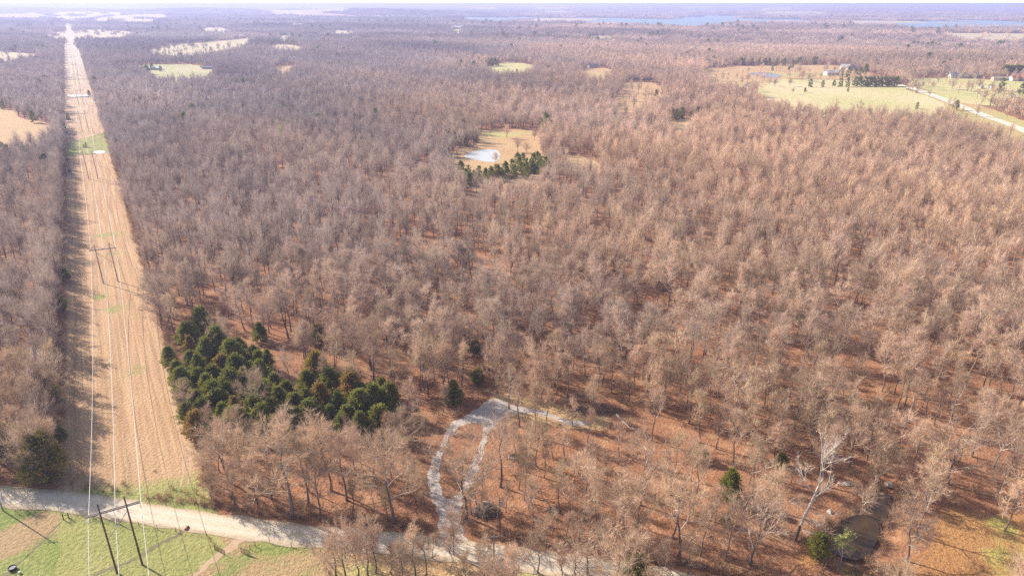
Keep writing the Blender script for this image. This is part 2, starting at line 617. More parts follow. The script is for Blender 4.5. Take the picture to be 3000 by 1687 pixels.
def strip(name, line, width, m, off, step=3.0, ncross=6, smooth=2, attrs=None, jit=0.0):
    """A road or a band following a centre line; width may be a number or a list like the line."""
    P = resample(line, step, False, smooth)
    n = len(P)
    V = []; U = []
    rnd = random.Random(name)
    for i in range(n):
        a = Vector(P[max(i - 1, 0)]); b = Vector(P[min(i + 1, n - 1)])
        t = (b - a).normalized(); nn = Vector((-t.y, t.x))
        w = width if isinstance(width, (int, float)) else np.interp(i / (n - 1), np.linspace(0, 1, len(width)), width)
        jl, jr = rnd.uniform(-jit, jit), rnd.uniform(-jit, jit)
        for k in range(ncross + 1):
            u = -1 + 2 * k / ncross
            s = u * w / 2 + (jl if k == 0 else jr if k == ncross else 0)
            V.append((P[i][0] + nn.x * s, P[i][1] + nn.y * s)); U.append(u)
    X = np.array([v[0] for v in V]); Y = np.array([v[1] for v in V])
    F = []
    c = ncross + 1
    for i in range(n - 1):
        for k in range(ncross):
            F.append((i * c + k, (i + 1) * c + k, (i + 1) * c + k + 1, i * c + k + 1))
    F = [tuple(reversed(f)) for f in F]
    me = bpy.data.meshes.new(name)
    me.from_pydata(list(zip(X, Y, terrain(X, Y) + off)), [], F)
    me.materials.append(m)
    at_ = me.attributes.new("across", 'FLOAT', 'POINT')
    at_.data.foreach_set("value", np.asarray(U, np.float32))
    for k, fn in (attrs or {}).items():
        at_ = me.attributes.new(k, 'FLOAT', 'POINT')
        at_.data.foreach_set("value", np.asarray(fn(X, Y), np.float32))
    me.update()
    me.flip_normals() if me.polygons[0].normal.z < 0 else None
    return tag(link(name, me), kind="structure")


# ------------------------------------------------------------------ the land
def make_ground():
    ang = np.concatenate([np.linspace(-180, -52, 27)[:-1], np.linspace(-52, 52, 209), np.linspace(52, 180, 27)[1:-1]])
    rad = list(np.arange(6, 60, 9)) + list(np.arange(60, 300, 2.0))
    r = rad[-1]
    while r < 44000:
        r += max(2.5, r * 0.03)
        rad.append(r)
    rad = np.array(rad)
    Rr, Aa = np.meshgrid(rad, np.radians(ang), indexing='ij')
    X = (Rr * np.sin(Aa)).ravel(); Y = (Rr * np.cos(Aa)).ravel()
    Z = terrain(X, Y)
    na = len(ang)
    V = list(zip(X.tolist(), Y.tolist(), Z.tolist()))
    F = []
    for i in range(len(rad) - 1):
        for j in range(na):
            k = (j + 1) % na
            F.append((i * na + j, i * na + k, (i + 1) * na + k, (i + 1) * na + j))
    V.append((0, 0, float(terrain(0, 0))))
    c = len(V) - 1
    for j in range(na):
        F.append((c, (j + 1) % na, j))
    me = bpy.data.meshes.new("ground")
    me.from_pydata(V, [], F)
    bm = bmesh.new(); bm.from_mesh(me)
    bmesh.ops.recalc_face_normals(bm, faces=bm.faces)
    bm.faces.ensure_lookup_table()
    if bm.faces[-1].normal.z < 0:
        bmesh.ops.reverse_faces(bm, faces=bm.faces)
    bm.to_mesh(me); bm.free()
    for p in me.polygons:
        p.use_smooth = True
    me.materials.append(M_LITTER)
    return tag(link("ground", me), kind="structure")


make_ground()

# corridor frame: n across (to the right), t along
NX = Vector((math.cos(ALONG), math.sin(ALONG))); TX = Vector((-math.sin(ALONG), math.cos(ALONG)))
CT = np.array([60, 600, 1300, 2800, 5200.0]); CC = np.array([-9.5, -10, -13.5, -21, -31.0]); CW = np.array([30, 30, 32, 38, 46.0])


def cor(n, t):
    v = NX * n + TX * t
    return (v.x, v.y)


def cor_nt(x, y):
    return x * NX.x + y * NX.y, x * TX.x + y * TX.y


ROAD = [Z7(-1500, 690), Z7(-500, 790), Z7(0, 842), Z7(700, 905), Z7(1100, 975), Z7(1560, 1040), Z7(2000, 1110), Z7(2400, 1150),
        Z8(400, 1195), Z8(800, 1240), Z8(1200, 1300), Z8(1600, 1350), Z8(2000, 1402), Z8(2350, 1455), Z8(2900, 1560), Z8(3800, 1760)]


def blobs(*bl):
    """attribute from soft ellipses (x, y, rx, ry, value)"""
    def f(X, Y):
        v = np.zeros(len(X))
        for x, y, r, val in bl:
            v = np.maximum(v, val * (1 - sstep(0.6, 1.2, np.hypot(X - x, Y - y) / r)))
        return v
    return f


def cor_green(X, Y):
    n, t = cor_nt(X, Y)
    v = 0.85 * (1 - sstep(150, 163, t + 0.35 * n))
    for (x, y), r, val in ((Z4(860, 890), 8, 0.6), (Z4(750, 800), 4.5, 0.75), (Z4(820, 330), 12, 0.5), (Z4(830, 470), 8, 0.45), (Z4(1000, 1380), 8, 0.45)):
        v = np.maximum(v, val * (1 - sstep(0.3, 1.2, np.hypot(X - x, Y - y) / r)))
    v = np.maximum(v, 0.95 * sstep(604, 608, t) * (1 - sstep(700, 704, t - 1.5 * n)))
    v = np.maximum(v, 0.3 * sstep(1100, 1200, t))
    return v


strip("power_corridor", [cor(np.interp(t, CT, CC), t) for t in (122, 300, 600, 1000, 1300, 2000, 2800, 4000, 5200)],
      [30, 30, 30, 31, 33, 38, 46], M_CORRIDOR, 0.05, 4.0, 10, 1, {"green": cor_green}, 0.7)
corr = bpy.data.objects["power_corridor"]
for v in corr.data.vertices:          # far stretches ride a little higher over the coarse land
    d = math.hypot(v.co.x, v.co.y)
    v.co.z += 0.9 * float(sstep(700, 1600, d))

strip("gravel_road", ROAD, 6.4, M_ROAD, 0.10, 2.0, 8, 2, None, 0.45)

for o in (3.1, 4.7):
    strip("vehicle_track", [cor(o + q, t) for t, q in ((152, -3.0), (160, -1.2), (175, -0.4), (200, 0), (240, 0.1), (300, 0.0), (380, -.2))], [0.5, 0.6, 0.45, 0.6, 0.4, 0.5, 0.3], M_DIRT, 0.075, 2.0, 2, 2, None, 0.12)

# roadside pasture, bottom left of the view
PAST = [Z7(-1500, 780), Z7(-500, 880), Z7(0, 905), Z7(690, 985), Z7(1200, 1052), Z7(2000, 1180), Z7(2400, 1212), Z7(2560, 1290), Z7(2500, 1500), Z7(2400, 2300),
        Z7(1000, 2500), Z7(-1200, 2300)]


def past_green(X, Y):
    v = np.full(len(X), 0.82)
    dry = np.zeros(len(X))
    for line, w, val in (([Z7(-600, 1450), Z7(60, 1190), Z7(330, 1050)], 5.5, 0.9), ([Z7(1840, 1150), Z7(1640, 1290), Z7(1350, 1500), Z7(900, 1800)], 4.5, 0.62),
                         ([Z7(1300, 1350), Z7(1500, 1240), Z7(1660, 1220)], 7, 0.45), ([Z7(2000, 1420), Z7(2300, 1380)], 7, 0.5), ([Z7(2500, 1240), Z7(2450, 1500)], 6, 0.6)):
        dry = np.maximum(dry, val * (1 - sstep(0.35, 1.3, edge_dist(line, X, Y) / w)))
    return v - dry


sheet("pasture", PAST, M_PASTURE, 0.045, 4.0, 0.5, {"green": past_green}, 1, grid=2.2)
strip("dirt_track", [Z7(1840, 1145), Z7(1700, 1260), Z7(1560, 1370), Z7(1420, 1470), Z7(1200, 1640)], [2.6, 2.0, 1.2, 0.6, 0.4], M_DIRT, 0.075, 1.2, 4, 2, None, 0.5)
DITCH1 = [Z7(1400, 1085), Z7(1340, 1140), Z7(1200, 1195), Z7(1100, 1270), Z7(965, 1345), Z7(860, 1375), Z7(740, 1420), Z7(600, 1490), Z7(450, 1600)]
DITCH2 = [Z7(480, 1020), Z7(400, 1090), Z7(330, 1170), Z7(240, 1260), Z7(150, 1340), Z7(60, 1420), Z7(-80, 1520)]
M_DITCH = plain("ditch_earth", (0.13, 0.095, 0.06), (0.20, 0.17, 0.075), 0.8)
strip("ditch", DITCH1, [0.9, 0.8, 1.0, 0.6, 0.9, 0.5, 0.8], M_DITCH, 0.07, 0.7, 3, 2, None, 0.28)
strip("ditch", DITCH2, [0.2, 0.35, 0.5, 0.35, 0.9, 0.4], M_DITCH, 0.07, 0.7, 3, 2, None, 0.2)

def wob_(X, Y):
    return np.sin(X / 5.3 + 1.0) * np.cos(Y / 4.1) + 0.5 * np.sin((X + Y) / 2.7)


# driveway loop and its spur
DRIVE_OUT = [Z8(770, 1180), Z8(735, 1040), Z8(715, 930), Z8(680, 860), Z8(650, 760), Z8(650, 680), Z8(690, 560), Z8(735, 480), Z8(780, 380), Z8(810, 300), Z8(900, 250), Z8(1000, 200),
             Z8(1090, 120), Z8(1180, 100), Z8(1290, 150), Z8(1400, 175), Z8(1530, 190), Z8(1620, 235), Z8(1700, 268), Z8(1860, 268), Z8(1870, 305), Z8(1720, 312), Z8(1600, 262),
             Z8(1500, 222), Z8(1330, 215), Z8(1190, 260), Z8(1130, 340), Z8(1090, 440), Z8(1060, 560), Z8(1030, 690), Z8(985, 760), Z8(930, 800), Z8(915, 880), Z8(890, 1010), Z8(915, 1100), Z8(960, 1190), Z8(860, 1240)]
DRIVE_IN = [Z8(800, 420), Z8(860, 330), Z8(960, 285), Z8(1060, 290), Z8(1080, 350), Z8(1035, 470), Z8(965, 640), Z8(930, 740), Z8(890, 810), Z8(850, 855), Z8(790, 870), Z8(750, 800), Z8(735, 700), Z8(755, 560)]
sheet("gravel_driveway", DRIVE_OUT, M_DRIVE, 0.06, 1.2, 0.42, None, 2, grid=3)
sheet("driveway_island", DRIVE_IN, M_LITTER, 0.075, 1.5, 0.3, None, 2, grid=3)
YARD = [Z8(1090, 130), Z8(1200, 60), Z8(1500, 110), Z8(1800, 200), Z8(2060, 250), Z8(1990, 360), Z8(1850, 330), Z8(1600, 310), Z8(1400, 260), Z8(1200, 330), Z8(1100, 330)]
sheet("scrub_yard", YARD, M_SCRUB, 0.045, 2.5, 0.8, {"green": lambda X, Y: np.full(len(X), 0.1)}, 1, grid=4)

VERGE = [Z7(2380, 1205), Z8(0, 1190), Z8(400, 1240), Z8(800, 1290), Z8(1200, 1350), Z8(1700, 1410), Z8(2200, 1480), Z8(2600, 1560), Z8(2600, 1900), Z8(-300, 1900), Z7(2420, 1600)]
sheet("verge_grass", VERGE, M_SCRUB, 0.035, 3.0, 0.6, {"green": lambda X, Y: 0.25 + 0.3 * wob_(X, Y)}, 1, grid=3)

# creek pool and the orange meadow bottom right
CREEKP = [Z9(1455, 800), Z9(1560, 830), Z9(1570, 930), Z9(1520, 1030), Z9(1470, 1110), Z9(1450, 1250), Z9(1340, 1345), Z9(1200, 1320), Z9(1050, 1210), Z9(1080, 1080), Z9(1250, 1010), Z9(1370, 960), Z9(1410, 880)]
sheet("creek_water", CREEKP, M_CREEKW, 0.0, 2.0, 0.2, None, 1, depth=-0.55)
MEAD = [Z9(1880, 960), Z9(2100, 930), Z9(2300, 1000), Z9(2700, 980), Z9(3300, 1050), Z9(3300, 1800), Z9(1500, 1700), Z9(1050, 1420), Z9(820, 1330), Z9(900, 1250), Z9(1080, 1345), Z9(1300, 1370), Z9(1600, 1380), Z9(1750, 1330), Z9(1900, 1200)]
M_MEADOW = grass_mat("orange_meadow_grass", (0.50, 0.275, 0.105), (0.42, 0.20, 0.08), (0.46, 0.40, 0.105), (0.52, 0.40, 0.13), 0, 0, 0.09)
x0, y0 = Z9(2560, 1400); x1, y1 = Z9(2430, 1080); x2, y2 = Z9(2500, 1200); x3, y3 = Z9(1250, 1420)
sheet("creek_meadow", MEAD, M_MEADOW, 0.04, 3.0, 0.8, {"green": blobs((x0, y0, 8, 0.62), (x1, y1, 5, 0.6), (x2, y2, 6, 0.45), (x3, y3, 6, 0.3))}, 1, grid=3)

# clearings: ground cover now, trees kept out of them later
CLEAR = []
LONE = {}            # share of trees left standing in a clearing


def field(name, pts, m, off, green=0.3, step=None, keep=True, attrs=None, lone=None):
    d = np.mean([math.hypot(*p) for p in pts])
    st = step or max(3.0, d * 0.012)
    if keep:
        CLEAR.append(resample(pts, st * 2, True, 1))
        LONE[id(CLEAR[-1])] = lone if lone is not None else 0.035 if min(p[1] for p in pts) > 1150 else 0.0
    sp = max(abs(p[0] - pts[0][0]) + abs(p[1] - pts[0][1]) for p in pts)
    o = sheet(name, pts, m, off, st, st * 0.25, attrs or {"green": lambda X, Y: np.full(len(X), green) + 0.25 * np.sin(X / 37.0) * np.cos(Y / 51.0)}, 1, grid=max(st * 1.6, sp / 45))
    return o


TH = 13.0
field("pond_clearing", [Z2(1000, 1010), Z2(1050, 985), Z2(1300, 975), Z2(1490, 980), Z2(1500, 1090), Z2(1560, 1210, 9), Z2(1500, 1310, 12), Z2(1150, 1345, 12), Z2(950, 1290, 11), Z2(830, 1225, 8),
                        Z2(800, 1195), Z2(880, 1130), Z2(1040, 1090), Z2(1045, 1050)], M_SCRUB, 0.06, 0.15,
      attrs={"green": blobs((*Z2(1220, 1020), 16, 0.8), (*Z2(1350, 1000), 14, 0.6), (*Z2(1100, 1010), 12, 0.5))})
field("open_glade", [Z2(1750, 1300, 2), Z2(1640, 1200), Z2(1760, 1160), Z2(1960, 1230), Z2(1980, 1300, 2)], M_SCRUB, 0.06, 0.0)
sheet("pond_water", [Z2(910, 1180), Z2(1000, 1140), Z2(1100, 1128), Z2(1195, 1135), Z2(1200, 1190), Z2(1165, 1230), Z2(1040, 1215), Z2(960, 1200)], M_PONDW, 0.10, 3, 0.4, None, 2)
field("hay_meadow", [Z3(560, 640), Z3(700, 600), Z3(1000, 600), Z3(1300, 610), Z3(1640, 648), Z3(1720, 690), Z3(1900, 745), Z3(2000, 800), Z3(1930, 835, 13), Z3(1700, 815, 13), Z3(1200, 790, 13), Z3(800, 770, 13), Z3(560, 710, 13)],
      M_FIELD, 0.25, 0.45)
field("far_pasture", [Z3(150, 525), Z3(300, 505), Z3(700, 492), Z3(1040, 490), Z3(1250, 505), Z3(1400, 560), Z3(1600, 620), Z3(1640, 642), Z3(1300, 607), Z3(1000, 597), Z3(700, 597), Z3(540, 640, 13), Z3(330, 610, 13), Z3(180, 560, 13)],
      M_SCRUB, 0.25, 0.25, lone=0.03, attrs={"green": lambda X, Y: 0.25 + 0.35 * np.sin(X / 60.0) * np.sin(Y / 45.0 + 1)})
field("house_pasture", [Z3(1700, 600), Z3(1900, 585), Z3(2200, 600), Z3(2490, 612), Z3(2750, 640), Z3(2750, 720, 13), Z3(2350, 715, 13), Z3(2000, 700, 10), Z3(1880, 680), Z3(1700, 655)], M_FIELD, 0.25, 0.75, lone=0.035)
field("road_verge", [Z3(1750, 665), Z3(1880, 685), Z3(2040, 690), Z3(2060, 730), Z3(2250, 800), Z3(2480, 880), Z3(2700, 960), Z3(2700, 1060, 13), Z3(2480, 980, 13), Z3(2200, 885, 13), Z3(1950, 790, 12)], M_SCRUB, 0.2, 0.6, lone=0.06)
field("lane_field", [Z2(2120, 620), Z2(2420, 625), Z2(2430, 735, 9), Z2(2300, 770, 13), Z2(2120, 830, 13), Z2(2060, 805, 10), Z2(2055, 760), Z2(2130, 690)], M_SCRUB, 0.2, 0.1, lone=0.05)
field("homestead_field", [Z2(1810, 520), Z2(1960, 510), Z2(2060, 540), Z2(1990, 575, 13), Z2(1820, 570, 13)], M_SCRUB, 0.4, 0.35)
field("green_field", [Z2(1110, 500), Z2(1210, 475), Z2(1340, 475), Z2(1480, 500), Z2(1400, 545, 10), Z2(1200, 550, 10), Z2(1080, 520, 6)], M_FIELD, 0.4, 0.85)
field("glade_patch", [Z3(-80, 885), Z3(90, 880), Z3(100, 910, 10), Z3(0, 930, 13), Z3(-100, 920, 13)], M_SCRUB, 0.2, 0.0)
field("west_field", [Z1(-300, 800), Z1(0, 812), Z1(130, 850), Z1(150, 905), Z1(390, 925), Z1(400, 985, 8), Z1(200, 1000, 13), Z1(0, 1060, 13), Z1(-300, 1100, 13)], M_SCRUB, 0.15, 0.05)
field("upland_field", [Z1(-200, 385), Z1(0, 390), Z1(150, 402), Z1(290, 415), Z1(310, 450), Z1(100, 460, 10), Z1(-200, 450, 10)], M_FARFIELD, 0.5, 0.05)
field("homestead_pasture", [Z1(820, 525), Z1(960, 500), Z1(1180, 487), Z1(1500, 490), Z1(1620, 520), Z1(1600, 575, 10), Z1(1350, 590, 10), Z1(1120, 580, 8), Z1(1090, 540), Z1(840, 540)], M_FARFIELD, 0.5, 0.6)
field("ridge_field", [Z1(1080, 392), Z1(1330, 336), Z1(1600, 320), Z1(1890, 290), Z1(1900, 340, 8), Z1(1550, 400, 12), Z1(1200, 420, 12)], M_FARFIELD, 0.6, 0.35)
field("far_field", [Z1(330, 262), Z1(520, 232), Z1(860, 226), Z1(1080, 255), Z1(900, 285, 12), Z1(600, 285, 12), Z1(340, 285, 12)], M_FARFIELD, 0.8, 0.2)
field("far_field", [Z1(370, 100), Z1(560, 88), Z1(960, 92), Z1(1340, 124), Z1(1200, 165, 12), Z1(900, 162, 12), Z1(370, 150, 12)], M_FARFIELD, 1.5, 0.1)
field("far_field", [Z1(0, 95), Z1(230, 88), Z1(340, 104), Z1(340, 136, 12), Z1(-200, 130, 12)], M_FARFIELD, 1.5, 0.0)
field("far_field", [A2(820, 560), A2(1000, 568), A2(1225, 585), A2(1225, 640, 10), A2(850, 620, 10)], M_FARFIELD, 0.8, 0.15)
field("far_field", [A2(880, 462), A2(1080, 447), A2(1090, 500, 10), A2(920, 500, 10)], M_FARFIELD, 0.8, 0.7)
field("far_field", [A2(370, 497), A2(580, 482), A2(600, 550, 10), A2(400, 550, 10)], M_FARFIELD, 0.8, 0.4)
field("far_field", [A2(-40, 355), A2(200, 348), A2(340, 388), A2(340, 430, 12), A2(-40, 400, 12)], M_FARFIELD, 1.0, 0.2)
field("far_field", [A2(850, 845), A2(1100, 832), A2(1160, 850), A2(1100, 905, 10), A2(900, 900, 10)], M_SCRUB, 0.5, 0.1)
field("far_field", [A4(2230 - 2576, 455), A4(2576 - 2576, 455), A4(20, 500, 10), A4(-330, 500, 10)], M_FARFIELD, 0.8, 0.7)
field("far_field", [A5(1480, 422), A5(2100, 425), A5(2700, 430), A5(2700, 495, 12), A5(1500, 460, 12)], M_FARFIELD, 0.9, 0.1)
field("far_field", [A3(520, 352), A3(660, 350), A3(670, 410, 11), A3(540, 410, 11)], M_FARFIELD, 1.0, 0.0)
field("far_field", [A2(1550, 382), A2(1960, 402), A2(1970, 435, 11), A2(1550, 430, 11)], M_FARFIELD, 1.0, 0.0)
for f, x0, y0, x1, y1, x2, y2, x3, y3 in (
        (A4, 720, 178, 800, 178, 800, 196, 720, 196), (A3, 620, 100, 1070, 116, 1070, 130, 620, 112), (A4, 890, 138, 1040, 138, 1040, 156, 890, 156), (A4, 1850, 118, 2230, 112, 2230, 136, 1850, 136),
        (A5, 780, 155, 1060, 153, 1060, 176, 780, 174), (A2, 1280, 93, 1860, 108, 1860, 126, 1400, 118), (A2, 590, 150, 1270, 165, 1270, 181, 800, 178), (A2, 2100, 197, 2260, 199, 2260, 213, 2120, 210),
        (A3, 1440, 110, 1980, 110, 1980, 129, 1500, 128), (A4, 300, 80, 520, 80, 520, 108, 320, 108)):
    field("distant_field", [f(x0, y0), f(x1, y1), f(x2, y2, 12), f(x3, y3, 12)], M_FARFIELD, 2.0, 0.05)

frnd = random.Random(33)
for i in range(26):          # small fields scattered through the far country
    r = frnd.uniform(2300, 8500); a = frnd.uniform(-36, 38)
    if abs(a + 30.9) < 4:
        continue
    cx_, cy_ = r * math.sin(R(a)), r * math.cos(R(a))
    if any(math.hypot((cx_ - lx) / (rx * 1.2), (cy_ - ly) / (ry * 1.6)) < 1 for lx, ly, rx, ry in LAKES):
        continue
    w_, d_ = r * frnd.uniform(0.02, 0.05), r * frnd.uniform(0.05, 0.10)
    tu = R(-a + frnd.uniform(-25, 25))
    pts = [(cx_ + px * w_ * math.cos(tu) - py * d_ * math.sin(tu), cy_ + px * w_ * math.sin(tu) + py * d_ * math.cos(tu))
           for px, py in ((-1, -1), (-.2, -1.1), (1, -.8), (1.2, .2), (.9, 1), (0, 1.1), (-1.1, .8), (-.8, 0))]
    field("far_field", pts, M_FARFIELD if frnd.random() < .6 else M_SCRUB, 1.2, frnd.uniform(0, .5))

# lakes
LAKE1 = [A3(640, 222), A3(1100, 226), A3(1440, 222), A3(1950, 236), A3(2080, 226), A3(2576, 234), A4(540, 246), A4(860, 240), A4(780, 226), A4(1090, 218), A4(1100, 194), A4(1440, 188), A4(1580, 194), A4(1560, 234), A4(1900, 246), A4(2480, 250),
         A4(2480, 266, 13), A4(1560, 268, 13), A4(1220, 296, 13), A4(1000, 335, 13), A4(700, 315, 13), A4(300, 290, 13), A4(0, 290, 13), A3(2300, 266, 13), A3(1900, 254, 13), A3(1300, 268, 13), A3(900, 252, 13), A3(640, 236, 13)]
LAKE2 = [A5(340, 266), A5(640, 260), A5(1000, 272), A5(1690, 268), A5(1720, 255), A5(2200, 265), A5(2700, 288), A5(2700, 320, 13), A5(1800, 322, 13), A5(1150, 338, 13), A5(1090, 320, 13), A5(900, 292, 13), A5(400, 284, 13)]
for lk in (LAKE1, LAKE2):
    CLEAR.append(lk)
    sheet("lake_water", lk, M_LAKEW, 1.0, 120, 10, None, 1, grid=300)

# far gravel road, its lane, the pale lane on the left, and the two ponds in the corridor
FROAD = [Z3(1600, 640), Z3(1680, 655), Z3(1800, 690), Z3(1950, 745), Z3(2150, 825), Z3(2300, 885), Z3(2500, 955), Z3(2620, 1010)]
strip("far_gravel_road", FROAD, [13, 12, 11, 11, 10], M_FROAD, 0.45, 6, 4, 1)
strip("lane", [Z3(1900, 690), Z3(2040, 683), Z3(2200, 670)], 4, M_ROAD, 0.42, 6, 2, 1)
strip("lane", [Z2(2120, 630), Z2(2300, 636), Z2(2420, 640)], 4, M_ROAD, 0.45, 6, 2, 1)
strip("lane", [Z1(660, 482), Z1(760, 468), Z1(870, 452)], 9, M_ROAD, 0.8, 8, 2, 1)
strip("lane", [Z1(495, 608), Z1(570, 603), Z1(660, 599)], 6, M_ROAD, 1.1, 5, 2, 1)
CLEAR.append([Z1(655, 492), Z1(870, 462), Z1(880, 445), Z1(660, 475)])
sheet("corridor_pond", [Z1(700, 1150), Z1(725, 1138), Z1(780, 1137), Z1(798, 1146), Z1(780, 1160), Z1(720, 1163)], M_PONDW, 0.12, 1.5, 0.2, None, 2)
sheet("corridor_pond", [Z1(505, 728), Z1(560, 722), Z1(690, 724), Z1(680, 734), Z1(560, 740), Z1(510, 737)], M_PONDW, 1.0, 5, 0.5, None, 1)
sheet("far_pond", [Z3(490, 560), Z3(540, 548), Z3(660, 552), Z3(750, 572), Z3(740, 592), Z3(600, 590), Z3(560, 575)], M_PONDG, 0.5, 6, 0.8, None, 1)


# ------------------------------------------------------------------ where trees may stand
ROADP = resample(ROAD, 5, False, 1)
FROADP = resample(FROAD, 10)
DRIVEP = resample(DRIVE_OUT, 3, True, 1)


def wob(x, y, s, k):
    return (np.sin(x / s + 1.7 * k) * np.cos(y / (s * 1.13) + 2.3 * k) + np.sin((x + 1.3 * y) / (s * 0.61) + k) * 0.6) / 1.6


def wooded(x, y):
    x = np.asarray(x, float); y = np.asarray(y, float)
    n, t = cor_nt(x, y)
    c = np.interp(t, CT, CC); w = np.interp(t, CT, CW) / 2
    e = 0.8 * wob(x, y, 9.0, 1)
    ok = ~((np.abs(n - c) < w + e) & (t < 5200) & (t > -400))
    for poly in CLEAR:
        xs = [p[0] for p in poly]; ys = [p[1] for p in poly]
        m = (x > min(xs)) & (x < max(xs)) & (y > min(ys)) & (y < max(ys))
        if m.any():
            i = np.where(m)[0]
            ins = inside(poly, x[i], y[i])
            lone = LONE.get(id(poly), 0.0)
            ok[i[ins & (RNG.uniform(size=i.size) >= lone)]] = False
    near = np.hypot(x, y) < 420
    if near.any():
        i = np.where(near)[0]
        a, b = x[i], y[i]
        k = edge_dist(ROADP, a, b) > 5.0
        for poly in (PAST, DRIVE_OUT, CREEKP, MEAD):
            k &= ~inside(poly, a, b)
        k &= edge_dist(DRIVEP, a, b, True) > 1.2
        ok[i] &= k
    far_ = (x > 300) & (y < 1500)
    if far_.any():
        i = np.where(far_)[0]
        ok[i] &= edge_dist(FROADP, x[i], y[i]) > 7
    return ok


def in_view(x, y, m=50.0, k=0.80):
    return (np.abs(x) < k * y + m) & (y > 55)


# ------------------------------------------------------------------ tree builders
def unit(v):
    return v / (np.linalg.norm(v, axis=-1, keepdims=True) + 1e-9)


def tri_twigs(base, direc, length, width, rng):
    """thin tapering triangles: base points, unit directions, lengths, widths"""
    n = len(base)
    side = unit(np.cross(direc, rng.normal(size=(n, 3))))
    a = base - side * width[:, None] / 2
    b = base + side * width[:, None] / 2
    c = base + direc * length[:, None]
    return np.stack([a, b, c], 1)


def bare_tree(seed, h, spread, fork=0.45, upright=0.55, twig_w=0.05, dens=1.0, lean=0.0, leaves=0.0):
    """Full-detail leafless tree: (trunk and limbs as a mesh builder, twigs as triangles)."""
    rng = np.random.default_rng(seed)
    mb = MB(); tw = []
    lz = rng.uniform(0, 6.28)
    top = h * 0.72
    pts = []
    off = np.zeros(2)
    for k in range(7):
        f = k / 6
        off = off + rng.normal(0, 0.012 * h, 2) * (k > 0)
        pts.append(np.array([off[0] + lean * math.cos(lz) * f * f * h, off[1] + lean * math.sin(lz) * f * f * h, f * top]))
    r0 = 0.0105 * h + 0.06
    rad = [r0 * 1.25] + [r0 * (1 - 0.78 * k / 6) for k in range(1, 7)]
    mb.path(pts, rad, 6)

    def along(f):
        q = f * 6; i = min(int(q), 5)
        return pts[i] * (1 - (q - i)) + pts[i + 1] * (q - i), np.interp(q, range(7), rad)

    mb.ntrunk = len(mb.f)
    nprim = int(rng.integers(8, 12))
    B = []; Dv = []; Ln = []
    az = rng.uniform(0, 6.28)
    for k in range(nprim):
        f = fork + (1 - fork) * (k / (nprim - 1)) ** 0.9
        p, r = along(min(f, 0.999))
        az += 2.4 + rng.normal(0, 0.35)
        el = upright + 0.75 * (k / nprim) + rng.normal(0, 0.12)
        L = spread * rng.uniform(0.75, 1.12) * (1 - 0.25 * k / nprim)
        d = np.array([math.cos(az) * math.cos(el), math.sin(az) * math.cos(el), math.sin(el)])
        pp = [p]; dd = d.copy(); dirs = [d]
        for s_ in range(3):
            dd = unit(dd + rng.normal(0, 0.16, 3) + np.array([0, 0, 0.13]))
            pp.append(pp[-1] + dd * L / 3); dirs.append(dd)
        rr = min(r * 0.62, 0.13)
        mb.path(pp, [rr, rr * 0.72, rr * 0.45, 0.018], 4)
        for j in range(6):
            g = 0.28 + 0.72 * (j + rng.uniform(0, 0.6)) / 6
            q = min(g, 0.99) * 3; i = int(q)
            sp = pp[i] * (1 - (q - i)) + pp[i + 1] * (q - i)
            sd = unit(dirs[i + 1] + rng.normal(0, 0.55, 3) + np.array([0, 0, 0.12]))
            sl = L * rng.uniform(0.30, 0.5) * (1.15 - 0.4 * g)
            mid = sp + sd * sl * 0.5
            sd2 = unit(sd + rng.normal(0, 0.25, 3) + np.array([0, 0, 0.1]))
            end = mid + sd2 * sl * 0.5
            sr = max(0.03, rr * 0.5 * (1.1 - g * 0.6))
            mb.path([sp, mid, end], [sr, sr * 0.75, 0.016], 3)
            nt_ = max(2, int(5 * dens))
            for t in range(nt_):
                w = 0.15 + 0.85 * rng.uniform()
                tp = sp * (1 - w) + end * w if w < 0.5 else mid * (2 - 2 * w) + end * (2 * w - 1)
                td = unit(sd2 + rng.normal(0, 0.6, 3) + np.array([0, 0, 0.15]))
                tl = sl * rng.uniform(0.35, 0.6) + 0.25
                B.append(tp); Dv.append(td); Ln.append(tl)
    B = np.array(B); Dv = np.array(Dv); Ln = np.array(Ln)
    tw.append(tri_twigs(B, Dv, Ln, np.full(len(B), twig_w * 1.2), rng))
    m = max(2, int(6 * dens))
    f = rng.uniform(0.2, 1.0, (len(B), m))
    bb = (B[:, None] + Dv[:, None] * (Ln[:, None] * f)[..., None]).reshape(-1, 3)
    dd = unit(np.repeat(Dv, m, 0) + rng.normal(0, 0.42, (len(B) * m, 3)) + np.array([0, 0, 0.22]))
    tw.append(tri_twigs(bb, dd, rng.uniform(0.8, 1.7, len(bb)), rng.uniform(0.7, 1.2, len(bb)) * twig_w, rng))
    lv = None
    if leaves > 0:
        k = int(len(bb) * leaves)
        ii = rng.integers(0, len(bb), k)
        lv = tri_twigs(bb[ii] + dd[ii] * rng.uniform(0, 0.8, (k, 1)), unit(rng.normal(size=(k, 3))), rng.uniform(0.2, 0.42, k), rng.uniform(0.25, 0.42, k), rng)
    return mb, np.concatenate(tw), lv


